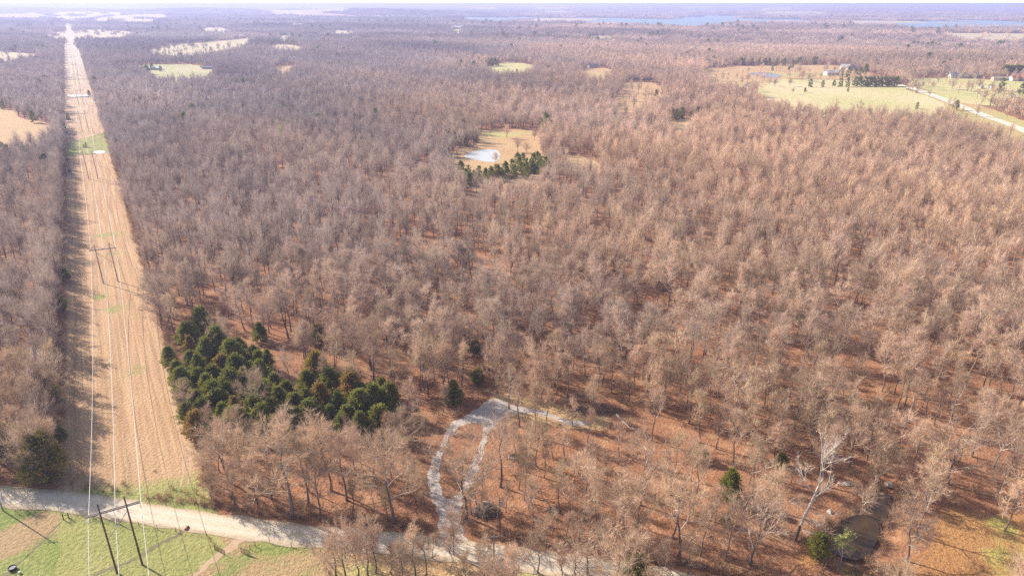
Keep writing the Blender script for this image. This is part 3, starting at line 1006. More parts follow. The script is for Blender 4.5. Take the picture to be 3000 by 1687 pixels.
def simple_tree(seed, h, spread, n, L, W, prim=0):
    """Same kind of tree for the middle distance: one mesh (bark, twigs)."""
    rng = np.random.default_rng(seed)
    mb = MB()
    r0 = 0.0105 * h + 0.06
    mb.path([(0, 0, 0), (rng.normal(0, .2), rng.normal(0, .2), h * 0.4), (rng.normal(0, .4), rng.normal(0, .4), h * 0.72)], [r0 * 1.2, r0 * 0.8, 0.07], 4 if prim else 3)
    nbough = max(8, prim * 2)
    az = rng.uniform(0, 6)
    bp = []; bd = []; bl = []
    for k in range(nbough):
        az += 2.4 + rng.normal(0, .3)
        f = (k + rng.uniform(0, .8)) / nbough
        el = 0.35 + 1.1 * f + rng.normal(0, .1)
        z = h * (0.30 + 0.25 * f)
        d = np.array([math.cos(az) * math.cos(el), math.sin(az) * math.cos(el), math.sin(el)])
        reach = 1.0 / math.sqrt((math.cos(el) / spread) ** 2 + (math.sin(el) / (h * 0.98 - z)) ** 2) * rng.uniform(0.72, 1.06)
        o = np.array([0, 0, z])
        if k < prim:
            mb.tube(tuple(o), tuple(o + d * reach * 0.8), 0.085, 0.03, 3, False)
        bp.append(o); bd.append(d); bl.append(reach)
    nb = len(mb.f)
    ib = rng.integers(0, nbough, n)
    bp = np.array(bp)[ib]; bd = np.array(bd)[ib]; bl = np.array(bl)[ib]
    s = rng.uniform(0.0, 1.0, n) ** 0.6
    c = bp + bd * (bl * s)[:, None] + rng.normal(0, 0.10, (n, 3)) * spread * (0.35 + s)[:, None]
    c[:, 2] = np.maximum(c[:, 2], h * 0.22)
    d = unit(bd + rng.normal(0, 0.42, (n, 3)) + np.array([0, 0, 0.3]))
    ln = rng.uniform(0.6, 1.3, n) * L
    mb.tris(tri_twigs(c - d * ln[:, None] * 0.5, d, ln, rng.uniform(0.6, 1.3, n) * W, rng))
    return mb, nb


def two_mat_mesh(name, mb, nb, m1, m2):
    me = mb.mesh(name, m1)
    me.materials.append(m2)
    idx = np.ones(len(mb.f), np.int32)
    idx[:nb] = 0
    me.polygons.foreach_set("material_index", idx)
    return me


def cedar_crown(seed, h, r, n_boughs, per, size, shape=0.8, skirt=0.04):
    """Eastern red cedar: boughs around a stem, leaf sprays along each, gaps between."""
    rng = np.random.default_rng(seed)
    out = []
    lob = rng.uniform(0, 6.28, 5)
    for k in range(n_boughs):
        f = rng.uniform(0, 1) ** 1.1
        z = h * (skirt + (0.97 - skirt) * f)
        R_ = r * min(1.0, 0.66 + f * 1.7) * (1 - f ** (1.5 / shape) * 0.92) ** 0.9 + 0.12
        az = rng.uniform(0, 6.28)
        R_ *= rng.uniform(0.7, 1.12) * (1 + 0.13 * math.sin(3 * az + lob[0]) + 0.1 * math.sin(5 * az + lob[1] + 7 * f))
        el = rng.uniform(0.05, 0.55) + 0.5 * f
        d = np.array([math.cos(az) * math.cos(el), math.sin(az) * math.cos(el), math.sin(el)])
        base = np.array([0, 0, z])
        s = rng.uniform(0.35, 1.05, per) ** 0.7
        p = base + d * (R_ * s)[:, None] + rng.normal(0, 0.13 * r * 0.6, (per, 3)) * np.array([1, 1, 0.7])
        p[:, 2] = np.maximum(p[:, 2], 0.08)
        dd = unit(d + rng.normal(0, 0.55, (per, 3)) + np.array([0, 0, 0.35]))
        out.append(tri_twigs(p, dd, rng.uniform(0.7, 1.5, per) * size, rng.uniform(0.7, 1.3, per) * size * 0.75, rng))
    return np.concatenate(out)


def cedar_trunk(h, r0):
    mb = MB()
    mb.path([(0, 0, -0.2), (0.05, 0.03, h * 0.3), (0, 0, h * 0.92)], [r0, r0 * 0.7, 0.03], 6)
    return mb


# prototypes: (trunk mesh, crown mesh) pairs shared by the copies
BARE = []
SPEC = [(17, 6.0, .38, .55), (19, 5.2, .42, .7), (15.5, 6.3, .33, .45), (18, 4.6, .45, .8), (16, 5.4, .40, .6), (20, 6.3, .42, .6), (14, 5.2, .35, .5), (18.5, 5.6, .47, .65),
        (13, 4.0, .40, .75), (17.5, 6.6, .31, .45)]
LOOK = ["broad crowned", "tall", "spreading low forked", "slim upright", "rounded", "tall heavy limbed", "short rounded", "high crowned", "small slim", "wide vase shaped"]
for i, (h, sp, fk, up) in enumerate(SPEC):
    mb, tw, _ = bare_tree(100 + i, h, sp, fk, up, 0.044, 1.3, lean=(0.0, .04, 0, .06, 0, .03, .05, .1, .03, 0)[i])
    crown = MB(); crown.tris(tw)
    BARE.append((two_mat_mesh("bare_tree_trunk", mb, mb.ntrunk, M_BARK, M_LIMB), crown.mesh("bare_tree_crown", M_TWIG)))
CEDARS = []
for i, (h, r, shp) in enumerate(((9.5, 3.6, .95), (8.0, 3.8, 1.15), (10.5, 3.3, .85), (7.0, 3.1, 1.0), (9.0, 4.0, 1.25))):
    c = MB(); c.tris(cedar_crown(300 + i, h, r, 190, 28, 0.45, shp))
    CEDARS.append((h, r, cedar_trunk(h, 0.16).mesh("cedar_trunk", M_BARK), c.mesh("cedar_crown", M_CEDAR)))
CEDARS_LOW = []
for i, (h, r, shp) in enumerate(((9.5, 3.0, .75), (8.0, 3.2, .95), (10.0, 2.7, .7))):
    c = MB(); c.tris(cedar_crown(330 + i, h, r, 60, 12, 0.85, shp))
    CEDARS_LOW.append((h, r, cedar_trunk(h, 0.16).mesh("cedar_trunk", M_BARK), c.mesh("cedar_crown", M_CEDAR)))


def tinted(me, m):
    k = (me.name, m.name)
    if k not in tinted.cache:
        c = me.copy(); c.materials.clear(); c.materials.append(m)
        tinted.cache[k] = c
    return tinted.cache[k]


tinted.cache = {}


def plant(name, x, y, trunk, crown, label, cat, group=None, rz=0.0, sc=1.0, sink=0.05, tilt=(0, 0)):
    e = empty(name, (x, y, float(terrain(x, y)) - sink), label, cat, group, rz, sc)
    e.rotation_euler = (tilt[0], tilt[1], rz)
    link("trunk", trunk, e)
    link("crown", crown, e)
    return e


# ------------------------------------------------------------------ foreground trees read from the photograph: base pixel, top pixel row, prototype
MANUAL = []


def m8(x, y, top, k, label=None):
    MANUAL.append((Z8, x, y, top, k, label))


def m9(x, y, top, k, label=None):
    MANUAL.append((Z9, x, y, top, k, label))


def m7(x, y, top, k, label=None):
    MANUAL.append((Z7, x, y, top, k, label))


m8(1265, 180, -130, 9, "big vase shaped bare tree standing at the head of the gravel driveway loop")
m8(1200, 770, 300, 0, "broad bare tree with thick straight trunk right of the driveway loop")
m8(945, 1010, 400, 2, "wide spreading bare tree leaning over the right branch of the driveway")
m8(1440, 1150, 690, 5, "big pale limbed bare tree right of the utility pole with transformer")
m8(400, 1040, 330, 0, "tall broad bare tree on the bank left of the driveway mouth")
m8(40, 870, 300, 5, "tall bare tree above the gravel road below the green cedar thicket")
m8(770, 205, -20, 1, "straight bare tree beside the russet clearing left of the driveway head")
m8(1545, 265, 20, 3, "slim dark bare tree in the scrub yard above the gravel spur")
m8(1745, 310, 110, 6, "small forked bare tree at the end of the gravel spur")
m8(1855, 440, 160, 3, "slim bare tree just below the end of the gravel spur")
m8(2100, 540, 250, 3, "slim bare tree beside the bleached fallen trunk")
m8(2200, 570, 380, 8, "small bare tree with snapped limbs below the bleached fallen trunk")
for q in ((1340, 790, 430, 3), (1380, 870, 540, 4), (1245, 960, 740, 8), (1640, 970, 560, 1), (1530, 700, 420, 3), (1760, 660, 560, 8), (1900, 670, 380, 1), (1880, 860, 560, 4), (2100, 1050, 740, 4),
          (2230, 1070, 640, 1), (2340, 420, 0, 5), (2450, 740, 480, 1), (1700, 1140, 980, 8), (820, 1270, 1080, 8), (630, 900, 700, 6), (980, 980, 740, 8), (1020, 900, 640, 3), (1055, 870, 600, 3),
          (1590, 1130, 960, 6), (2550, 1300, 700, 0), (2500, 1150, 740, 3), (350, 1030, 780, 4), (1600, 560, 350, 3), (1680, 560, 300, 1), (1430, 480, 250, 1), (2000, 760, 500, 8), (1320, 560, 300, 1),
          (180, 740, 330, 1), (110, 690, 310, 4), (240, 700, 360, 7), (470, 620, 330, 4), (540, 500, 180, 2), (560, 900, 560, 4), (500, 780, 520, 6), (250, 960, 700, 2)):
    m8(*q)
for q in ((200, 1440, 1010, 4), (130, 1440, 1080, 8), (560, 1440, 1050, 1), (640, 1440, 1090, 7), (690, 1310, 1120, 8), (850, 1285, 950, 6), (260, 1420, 1080, 3), (380, 1430, 1200, 8), (1080, 1440, 1150, 4),
          (1245, 1430, 1215, 8), (1480, 1420, 1080, 6), (1860, 1430, 1010, 2), (-40, 1440, 1140, 6), (2150, 1500, 1090, 0), (2420, 1500, 1160, 4), (1660, 1520, 1230, 3), (940, 1500, 1250, 8),
          (60, 1560, 1010, 0), (470, 1560, 1180, 6), (1760, 1560, 1150, 9)):
    m8(*q, "row")
m9(500, 750, 470, 1, "leaning forked bare tree just right of the dark cedar on the russet slope")
m9(1255, 640, 120, 5, "tall bare tree leaning right on the russet slope above the creek")
m9(1390, 565, 330, 2, "pale limbed bare tree beside the tall leaning one above the creek")
m9(2000, 750, 220, 9, "large pale vase shaped bare tree on the right slope above the creek")
m9(2340, 650, 190, 0, "tall bare tree leaning right near the right edge of the woods")
m9(2430, 1100, 720, 6, "round crowned bare tree alone on the green grass of the meadow")
m9(515, 1360, 820, 2, "spreading pale bare tree on the russet bank left of the white sycamore")
m9(1340, 1000, 700, 9, "low many limbed bare tree leaning over the head of the creek")
m9(1690, 1330, 900, 0, "bushy pale bare tree on the right bank of the creek pool")
m9(1830, 930, 600, 2, "wide pale bare tree on the bank above the creek pool")
for q in ((230, 1095, 760, 3), (130, 1290, 850, 1), (1235, 460, 250, 3), (1830, 240, -60, 1), (1900, 310, 0, 3), (1995, 190, -80, 1), (2230, 240, 20, 1), (690, 580, 300, 4), (740, 595, 340, 1),
          (375, 620, 150, 5), (250, 480, 110, 1), (1640, 720, 490, 4), (1870, 590, 330, 4), (2080, 580, 380, 3), (60, 720, 420, 4), (560, 690, 450, 8), (820, 740, 600, 8), (960, 390, 90, 5),
          (1130, 420, 150, 0), (1420, 420, 60, 5), (2480, 540, 380, 6), (40, 1430, 1150, 6), (1540, 390, 140, 1), (640, 330, 30, 3)):
    m9(*q)
for q in ((2200, 1000, 260, 0), (2050, 860, 330, 2), (1850, 760, 330, 4), (1730, 740, 270, 0), (2330, 900, 360, 5), (2420, 980, 500, 6), (1950, 930, 520, 4), (2500, 800, 260, 0), (1620, 900, 640, 6), (1780, 920, 560, 8)):
    m7(*q)
m7(-40, 560, 120, 0); m7(130, 420, 0, 5); m7(60, 300, -120, 4); m7(270, 330, -60, 4); m7(-120, 700, 300, 2); m7(40, 620, 250, 1); m7(330, 160, -200, 0)

taken = []
individuals = []          # x, y, height, prototype, yaw, label
for f, x, y, top, k, label in MANUAL:
    gx, gy = f(x, y)
    ox, oy = {Z8: (1000, 1127), Z9: (2000, 1127), Z7: (0, 1127)}[f]
    b_ = (843.5 - (oy + top / 2.576)) / 2000.0
    ry = math.cos(PITCH) + b_ * math.sin(PITCH); rz_ = -math.sin(PITCH) + b_ * math.cos(PITCH)
    h = CAM_H + rz_ * (gy / ry) - float(terrain(gx, gy))
    h = min(max(h, 6.0), 24.0)
    individuals.append((gx, gy, h, k, random.uniform(0, 6.28), label))
    taken.append((gx, gy))
taken = np.array(taken)


def scatter(rmin, rmax, cell, keep=1.0, thin=0.0):
    """Jittered grid of tree places between two distances from the camera's foot."""
    W = rmax * 0.85 + 60
    gx, gy = np.meshgrid(np.arange(-W, W, cell), np.arange(50, rmax, cell))
    gx = gx.ravel() + RNG.uniform(-.95, .95, gx.size) * cell
    gy = gy.ravel() + RNG.uniform(-.95, .95, gy.size) * cell
    d = np.hypot(gx, gy)
    m = (d >= rmin) & (d < rmax) & in_view(gx, gy)
    gx, gy = gx[m], gy[m]
    dn = keep * (1 - thin * (0.5 + 0.5 * wob(gx, gy, 31.0, 3)) - thin * 0.5 * np.maximum(wob(gx, gy, 11.0, 6), 0))
    m = RNG.uniform(size=gx.size) < dn
    gx, gy = gx[m], gy[m]
    m = wooded(gx, gy)
    return gx[m], gy[m]


nx, ny = scatter(50, 270, 5.7, 0.95, 0.45)
# the russet slope right of the driveway is open; the wood closes behind it
openish = (nx > -25) & (np.hypot(nx, ny) < 215) & (ny < 190)
m = ~openish | (RNG.uniform(size=nx.size) < 0.82)
dm = np.min(np.hypot(nx[:, None] - taken[None, :, 0], ny[:, None] - taken[None, :, 1]), axis=1)
m &= dm > 4.2
m &= (ny > np.interp(nx, [p[0] for p in ROADP], [p[1] for p in ROADP])) | (RNG.uniform(size=nx.size) < 0.3)
# places the photograph leaves to cedars or bare ground
CEDAR_AREA = [D(420, 830, 3), D(520, 760, 3), D(640, 830, 3), D(760, 900, 3), D(860, 930, 3), D(1010, 990, 3), D(1000, 1090, 3), D(700, 1075, 3), D(500, 1090, 3), D(440, 960, 3)]
m &= ~(inside(CEDAR_AREA, nx, ny) & (RNG.uniform(size=nx.size) < 0.93))
RUSSET_GAP = [Z8(480, 430), Z8(560, 200), Z8(760, 90), Z8(950, 120), Z8(1000, 190), Z8(840, 260), Z8(720, 460), Z8(640, 640), Z8(520, 600)]
m &= ~inside(RUSSET_GAP, nx, ny)
RUSSET_GAP2 = [Z8(1080, 620), Z8(1250, 600), Z8(1400, 800), Z8(1450, 1080), Z8(1400, 1230), Z8(1150, 1190), Z8(960, 1150), Z8(950, 880)]
m &= ~inside(RUSSET_GAP2, nx, ny)
for px, py, wide in ((Z9(850, 1172), 0, 4.5), (Z9(1195, 1348), 0, 4.5), (Z9(1010, 1310), 0, 4), (Z9(350, 870), 0, 3.5), (Z9(130, 570), 0, 3), (Z8(1085, 960), 0, 4), (Z8(1197, 1145), 0, 3),
                     (Z9(1380, 1000), 0, 4), (Z9(1300, 1180), 0, 5), (Z9(1250, 1290), 0, 5), (Z7(1600, 860), 0, 4), (Z8(2130, 290), 0, 4), (Z8(1780, 290), 0, 4), (Z8(690, 640), 0, 3)):
    px, py = px
    u_ = np.array([-px, -py]) / math.hypot(px, py)          # nothing tall just in front of these
    along_ = (nx - px) * u_[0] + (ny - py) * u_[1]; side_ = np.abs((nx - px) * u_[1] - (ny - py) * u_[0])
    m &= ~((along_ > -3) & (along_ < 17) & (side_ < wide))
nx, ny = nx[m], ny[m]


def project(x, y, z):
    dz = z - CAM_H
    fw = y * math.cos(PITCH) - dz * math.sin(PITCH); up = y * math.sin(PITCH) + dz * math.cos(PITCH)
    return 1500 + 2000 * x / fw, 843.5 - 2000 * up / fw, fw


nk = RNG.integers(0, len(BARE), nx.size)
nh = np.array([SPEC[k][0] for k in nk]) * RNG.uniform(0.78, 1.12, nx.size)
FRONT = [D(480, 1085), D(1040, 1085), D(1090, 1330), D(520, 1290)]
nh = np.where(inside(FRONT, nx, ny), np.minimum(nh * 0.72, 12.5), nh)
pX, pY, pF = project(nx, ny, 10.0)
vis = (pX > -60) & (pX < 3060) & (pY < 1760)
order = np.argsort(np.where(vis, pF, 1e9))
pick = order[:278 - len(individuals)]
pick = pick[vis[pick]]
for i in pick:
    individuals.append((nx[i], ny[i], nh[i], int(nk[i]), RNG.uniform(0, 6.28), None))
rest = np.ones(nx.size, bool); rest[pick] = False


def region(x, y):
    n, t = cor_nt(x, y)
    if n < -20:
        return "left woods", "in the grey woods left of the mown corridor"
    q = float(edge_dist(ROADP, np.array([x]), np.array([y]))[0])
    X, Y, _ = project(x, y, 0)
    rx = np.interp(x, [p[0] for p in ROADP], [p[1] for p in ROADP])
    if y < rx:
        return "near roadside", "on the near verge of the gravel road"
    if q < 14:
        return "far roadside", "on the far bank of the gravel road"
    if inside(CEDAR_AREA, np.array([x]), np.array([y]))[0]:
        return "thicket", "among the dark green cedars of the thicket"
    if X < 1230:
        return "cedar wood", "between the corridor and the driveway, around the cedar thicket"
    if X < 1480 and Y > 1180:
        return "driveway", "close to the gravel driveway loop"
    if X < 2120 and Y > 1150:
        return "russet slope", "on the russet slope right of the driveway"
    if Y > 1380:
        return "creek", "beside the creek at the lower right"
    if X > 2120:
        return "right woods", "on the leaf covered slope uphill of the creek"
    return "driveway woods", "in the woods just behind the driveway and its scrub yard"


MAN = set((t[0], t[1]) for t in individuals[:len(MANUAL)])
row = sorted([t for t in individuals if t[5] == "row"], key=lambda t: project(t[0], t[1], 5)[0])
ORD = ["first", "second", "third", "fourth", "fifth", "sixth", "seventh", "eighth", "ninth", "tenth", "eleventh", "twelfth", "thirteenth", "fourteenth", "fifteenth", "sixteenth", "seventeenth", "eighteenth",
       "nineteenth", "twentieth", "last"]
for x, y, h, k, rz, label in individuals:
    g, where = region(x, y)
    if label == "row":
        i = [t[0] for t in row].index(x)
        label = f"{ORD[i]} bare tree from the left in the row along the near roadside"
        g = "near roadside"
    elif label is None:
        label = f"{LOOK[k]} bare tree {where}"
    s = h / SPEC[k][0]
    sxy = max(s, 0.62) * random.uniform(0.9, 1.1) * (1.25 if label and k in (0, 2, 9) and 'broad' in label + 'broad' * (x > -30) and y < 200 and (x, y) in MAN else 1.0)
    plant("bare_tree", x, y, BARE[k][0], BARE[k][1], label, "tree", "bare trees " + g, rz, (sxy, sxy, s))

# the white sycamore by the creek
sx_, sy_ = Z9(850, 1172)
mb, tw, _ = bare_tree(4242, 23.0, 5.6, 0.3, 0.75, 0.05, 0.55, lean=0.0)
cr = MB(); cr.tris(tw)
e = empty("sycamore_tree", (sx_, sy_, float(terrain(sx_, sy_)) - 0.1), "tall white barked bare sycamore leaning right above the creek", "tree")
lo = MB()
lo.path([(0, 0, 0), (0.15, 0, 2.0), (0.45, 0, 4.2)], [0.42, 0.33, 0.30], 8)
mid = MB()
P0 = [(0.45, 0, 4.2), (1.2, 0.1, 7.5), (1.9, 0, 10.8), (2.6, 0.2, 14.0)]
mid.path(P0, [0.30, 0.30, 0.27, 0.22], 8)
lrng = random.Random(5)
twb = []


def limb(p, d, L, r, depth):
    d = Vector(d).normalized(); pts_ = [Vector(p)]
    for _ in range(4):
        d = (d + Vector((lrng.gauss(0, .16), lrng.gauss(0, .16), lrng.gauss(0.07, .12)))).normalized()
        pts_.append(pts_[-1] + d * L / 4)
    r = r * .85
    mid.path(pts_, [r, r * .8, r * .6, r * .42, max(.02, r * .2)], 5)
    if depth > 0:
        for k in range(4 if depth > 1 else 5):
            i = lrng.randint(1, 4)
            dd = (d + Vector((lrng.gauss(0, .6), lrng.gauss(0, .6), lrng.gauss(0.15, .4)))).normalized()
            limb(pts_[i], dd, L * lrng.uniform(.38, .6), max(.03, r * .5), depth - 1)
    else:
        for k in range(9):
            i = lrng.randint(1, 4)
            twb.append((tuple(pts_[i]), tuple((d + Vector((lrng.gauss(0, .6), lrng.gauss(0, .6), lrng.gauss(0.15, .5)))).normalized())))


limb(P0[3], (0.45, 0.1, 1), 8.5, 0.18, 2)
limb(P0[3], (-0.15, -0.1, 1), 8.0, 0.17, 2)
limb((2.2, 0.1, 12.2), (-0.7, 0.2, 0.8), 6.0, 0.13, 2)
limb((2.0, 0, 11.2), (0.9, -0.2, 0.35), 5.2, 0.12, 2)
limb((1.5, 0, 9.0), (-1, -0.3, 0.25), 4.0, 0.10, 1)
limb((1.3, 0, 8.2), (1, -0.4, -0.25), 4.6, 0.12, 1)
limb((1.05, 0, 7.0), (0.7, -0.7, -0.35), 4.0, 0.12, 1)
limb((0.9, 0, 6.2), (-1, -0.2, -0.1), 4.2, 0.11, 1)
limb((0.8, 0, 5.6), (-0.8, -0.8, -0.3), 3.6, 0.09, 1)
limb((0.9, 0, 6.0), (0.8, -0.5, -0.55), 3.6, 0.11, 1)
lo.build("lower_trunk", M_BARK, e)
mid.build("trunk", M_SYC, e)
tb = np.array([a for a, _ in twb]); td = np.array([b for _, b in twb]); trng = np.random.default_rng(9)
tm = MB(); tm.tris(tri_twigs(tb, td, trng.uniform(.8, 1.8, len(tb)), np.full(len(tb), .055), trng))
M_SYCT = wood_mat("sycamore_twigs", (0.62, 0.52, 0.44), (0.58, 0.5, 0.42), 0.2)
tm.build("crown", M_SYCT, e)

# the russet oak that kept its leaves, and the yellow-green sapling
ox_, oy_ = Z7(1600, 860)
mb, tw, lv = bare_tree(77, 9.5, 3.6, 0.25, 0.5, 0.05, 0.8, leaves=0.9)
c_ = MB(); c_.tris(tw); l_ = MB(); l_.tris(lv)
e = empty("oak_tree", (ox_, oy_, -0.05), "small oak holding russet dead leaves at the corner of corridor and road", "tree", rz=0.4, scale=0.85)
mb.build("trunk", M_BARK, e); c_.build("crown", M_TWIG, e); l_.build("dead_leaves", M_RUSSET, e)
gx_, gy_ = Z9(1195, 1348)
mb, tw, lv = bare_tree(78, 8.2, 2.7, 0.3, 0.85, 0.05, 0.7, leaves=1.3)
c_ = MB(); c_.tris(tw); l_ = MB(); l_.tris(lv)
e = empty("sapling_tree", (gx_, gy_, float(terrain(gx_, gy_)) - 0.05), "yellow green leafy young tree in front of the creek pool", "tree")
mb.build("trunk", M_SYC, e); c_.build("crown", M_TWIG, e); l_.build("foliage", M_SPRING, e)

# ------------------------------------------------------------------ cedars
ncedar = [0]


def cedar(x, y, h, label, group, olive=False, low=False, name="cedar_tree", wide=1.0):
    ncedar[0] += 1
    k = ncedar[0]
    H, r, tm_, cm = (CEDARS_LOW[k % 3] if low else CEDARS[k % 5])
    s = h / H
    rnd = random.Random(k * 13)
    plant(name, x, y, tm_, tinted(cm, M_CEDARY) if olive else cm, label, "cedar", group, rnd.uniform(0, 6.28), (s * wide * rnd.uniform(.92, 1.12), s * wide * rnd.uniform(.92, 1.12), s))


G = "cedars of the thicket beside the corridor"
for dx, dy, h, ol, lab in (
        (505, 800, 9, 0, "green cedar at the top of the thicket"), (478, 870, 8, 1, "olive cedar on the upper left rim of the thicket"), (545, 862, 11, 0, "big dark cedar in the upper middle of the thicket"),
        (520, 885, 10, 0, "dark green cedar on the thicket"), (425, 895, 7, 0, "narrow green cedar at the mown corridor edge"), (580, 890, 10, 0, "dark green cedar on the thicket"),
        (500, 925, 10, 0, "dark green cedar on the thicket"), (560, 920, 8, 1, "orange brown cedar among the green ones of the thicket"), (592, 905, 8, 1, "rusty orange cedar on the right of the thicket top"),
        (445, 935, 8, 0, "green cedar at the mown corridor edge halfway down the thicket"), (580, 965, 10, 0, "dark green cedar on the thicket"), (615, 955, 9, 0, "dark green cedar on the thicket"),
        (465, 985, 8, 0, "dark green cedar on the thicket"), (520, 975, 9, 0, "dark green cedar on the thicket"), (490, 1010, 8, 0, "olive green cedar on the lower left of the thicket"),
        (492, 1065, 8, 1, "olive cedar at the lowest corner of the thicket by the corridor"), (590, 1030, 9, 1, "olive cedar in the lower middle of the thicket"), (640, 1035, 9, 0, "dark green cedar on the thicket"),
        (560, 1045, 8, 0, "dark green cedar on the thicket"), (685, 1035, 9, 0, "dark green cedar on the thicket"), (740, 1020, 8, 0, "dark green cedar on the thicket"), (672, 905, 8, 0, "green cedar on the right top of the thicket"),
        (640, 895, 7, 0, "dark green cedar on the thicket"), (795, 925, 11, 1, "tall pointed olive cedar between thicket and driveway"), (805, 1000, 10, 1, "olive cedar between the two clumps of the thicket"),
        (880, 975, 10, 1, "olive cedar on top of the right clump"), (850, 1015, 9, 0, "dark green cedar in the right clump"), (905, 1020, 10, 0, "dark green cedar in the right clump"),
        (940, 1005, 10, 0, "bright green cedar in the right clump"), (980, 1000, 10, 0, "bright green cedar at the right end of the right clump"), (955, 1055, 9, 0, "green cedar at the lower end of the right clump"),
        (770, 1010, 9, 0, "dark green cedar on the thicket"), (720, 1055, 8, 0, "green cedar below the thicket among bare trees"), (650, 1085, 6, 1, "small pointed yellow cedar below the thicket"),
        (480, 830, 7, 0, "green cedar on the top left of the thicket"), (1140, 985, 7, 0, "green cedar in the woods behind the driveway loop")):
    x, y = D(dx, dy, h * 0.55)
    cedar(x, y, h, lab, G, bool(ol))
crnd = random.Random(21)
for dx, dy in ((540, 830), (470, 840), (600, 870), (455, 960), (535, 945), (610, 1000), (545, 1010), (510, 1040), (470, 1035), (660, 1000), (700, 1010), (620, 1060), (770, 960), (830, 965), (905, 985), (925, 1035), (875, 1050), (960, 975),
               (830, 1040), (780, 1045), (745, 1060), (660, 1060), (655, 940), (500, 955), (560, 985), (640, 970), (595, 930), (690, 965), (720, 985), (535, 1000), (610, 1025), (590, 1060), (540, 1075), (690, 1075), (860, 1065), (905, 1065), (935, 985), (650, 905), (480, 905)):
    x, y = D(dx, dy, 4)
    cedar(x, y, crnd.uniform(6, 9), "dark green cedar on the thicket", G, crnd.random() < 0.0, wide=1.15)
G = "cedars along the left edge of the corridor"
for dx, dy, h, ol, lab in ((105, 1150, 12, 1, "large olive cedar at the left woods corner above the gravel road"), (150, 1088, 5, 0, "small dark cedar above the large olive cedar at the woods edge"),
                           (8, 1105, 8, 0, "dark cedar at the left picture border above the road"), (115, 980, 8, 0, "cedar half hidden in the left woods"),
                           (150, 765, 7, 0, "dark cedar on the left corridor edge beside the long shadows"), (158, 690, 6, 0, "dark cedar on the left corridor edge near the second power pole")):
    x, y = D(dx, dy, h * 0.5)
    cedar(x, y, h, lab, G, bool(ol))
for (x, y), h, lab in ((Z9(350, 870), 8.5, "dark green cedar standing alone on the russet slope"), (Z9(130, 570), 4.0, "low green cedar bush on the russet slope"), (Z9(320, 1050), 2.6, "tiny green cedar below the lone dark cedar"),
                       (Z9(1010, 1300), 6.0, "round olive green cedar left of the yellow green sapling"), (Z8(2230, 1440), 5.0, "yellow green cedar at the bottom of the photo"),
                       (Z5(80, 1400, 3), 6, "olive cedar in the woods above the driveway clearing"), (Z5(640, 1130, 2), 4, "small green cedar in the woods above the driveway"), (Z5(1010, 1190, 2), 5, "olive green cedar in the middle woods"),
                       (Z6(1650, 800, 2), 5, "single green cedar in the right hand woods"), (Z6(900, 970, 2), 4, "small dark cedar in the bare woods"), (Z9(745, 590, 1), 4, "dark cedar at the foot of two bare trees"),
                       (Z5(1030, 1400, 2), 4.5, "small dark cedar below the middle woods"), (Z4(1790, 250, 4), 7, "dark cedar near the woods left middle"), (Z4(1770, 630, 3), 7, "green cedar above the russet gap in the left woods"),
                       (Z4(1420, 590, 3), 6, "dark cedar close to the corridor in the bare wood"), (Z4(1150, 480, 3), 6, "olive cedar at the right corridor edge by the second power pole"),
                       (Z4(2400, 1100, 3), 7, "cedar veiled by bare trees right of the thicket"), (Z4(1960, 1080, 3), 7, "green cedar right above the thicket")):
    cedar(x, y, h, lab, "lone cedars in the near woods", wide=1.25 if h < 7 else 1.0, low=False)

G = "cedars by the woodland pond"
for i, (px, py, h) in enumerate(((900, 1240, 7), (960, 1270, 7), (1040, 1290, 8), (1090, 1310, 8), (1130, 1300, 8), (1180, 1290, 9), (1240, 1270, 9), (1290, 1250, 9), (1340, 1230, 9), (1330, 1190, 8), (1400, 1240, 9),
                                 (1450, 1200, 9), (1440, 1250, 8), (1500, 1210, 9), (1540, 1230, 9), (1590, 1250, 7), (1380, 1270, 8), (1000, 1310, 7), (1210, 1310, 7), (1300, 1290, 8), (1370, 1200, 9), (1480, 1180, 8))):
    x, y = Z2(px, py, 5)
    cedar(x, y, h, "green cedar in the bank of cedars below the woodland pond", G, low=True)
for i in range(26):
    px = crnd.uniform(920, 1590); py = 1330 - (px - 1000) * 0.13 + crnd.uniform(-42, 18)
    x, y = Z2(px, py, 5)
    cedar(x, y, crnd.uniform(5.5, 8.5), "green cedar in the bank of cedars below the woodland pond", G, low=True, olive=crnd.random() < 0.25, wide=1.3)
for px, py, h in ((770, 1110, 8), (860, 1040, 9), (900, 1050, 9), (800, 1130, 7), (1010, 1030, 9), (940, 1060, 8), (610, 1010, 8)):
    x, y = Z2(px, py, 5)
    cedar(x, y, h, "dark cedar at the woods edge left of the woodland pond", "cedars left of the woodland pond", low=True)
x, y = Z2(812, 1175, 2); cedar(x, y, 4, "small dark cedar standing alone left of the woodland pond", "cedars left of the woodland pond", low=True)
G = "cedars around the far meadow"
for i, px in enumerate((1300, 1330, 1375, 1400, 1430, 1460, 1490, 1520, 1550, 1580, 1610)):
    x, y = Z3(px, 655); cedar(x, y, 13, "dark cedar in the dense row at the top of the far meadow", "row of cedars at the far meadow", low=True, wide=1.15)
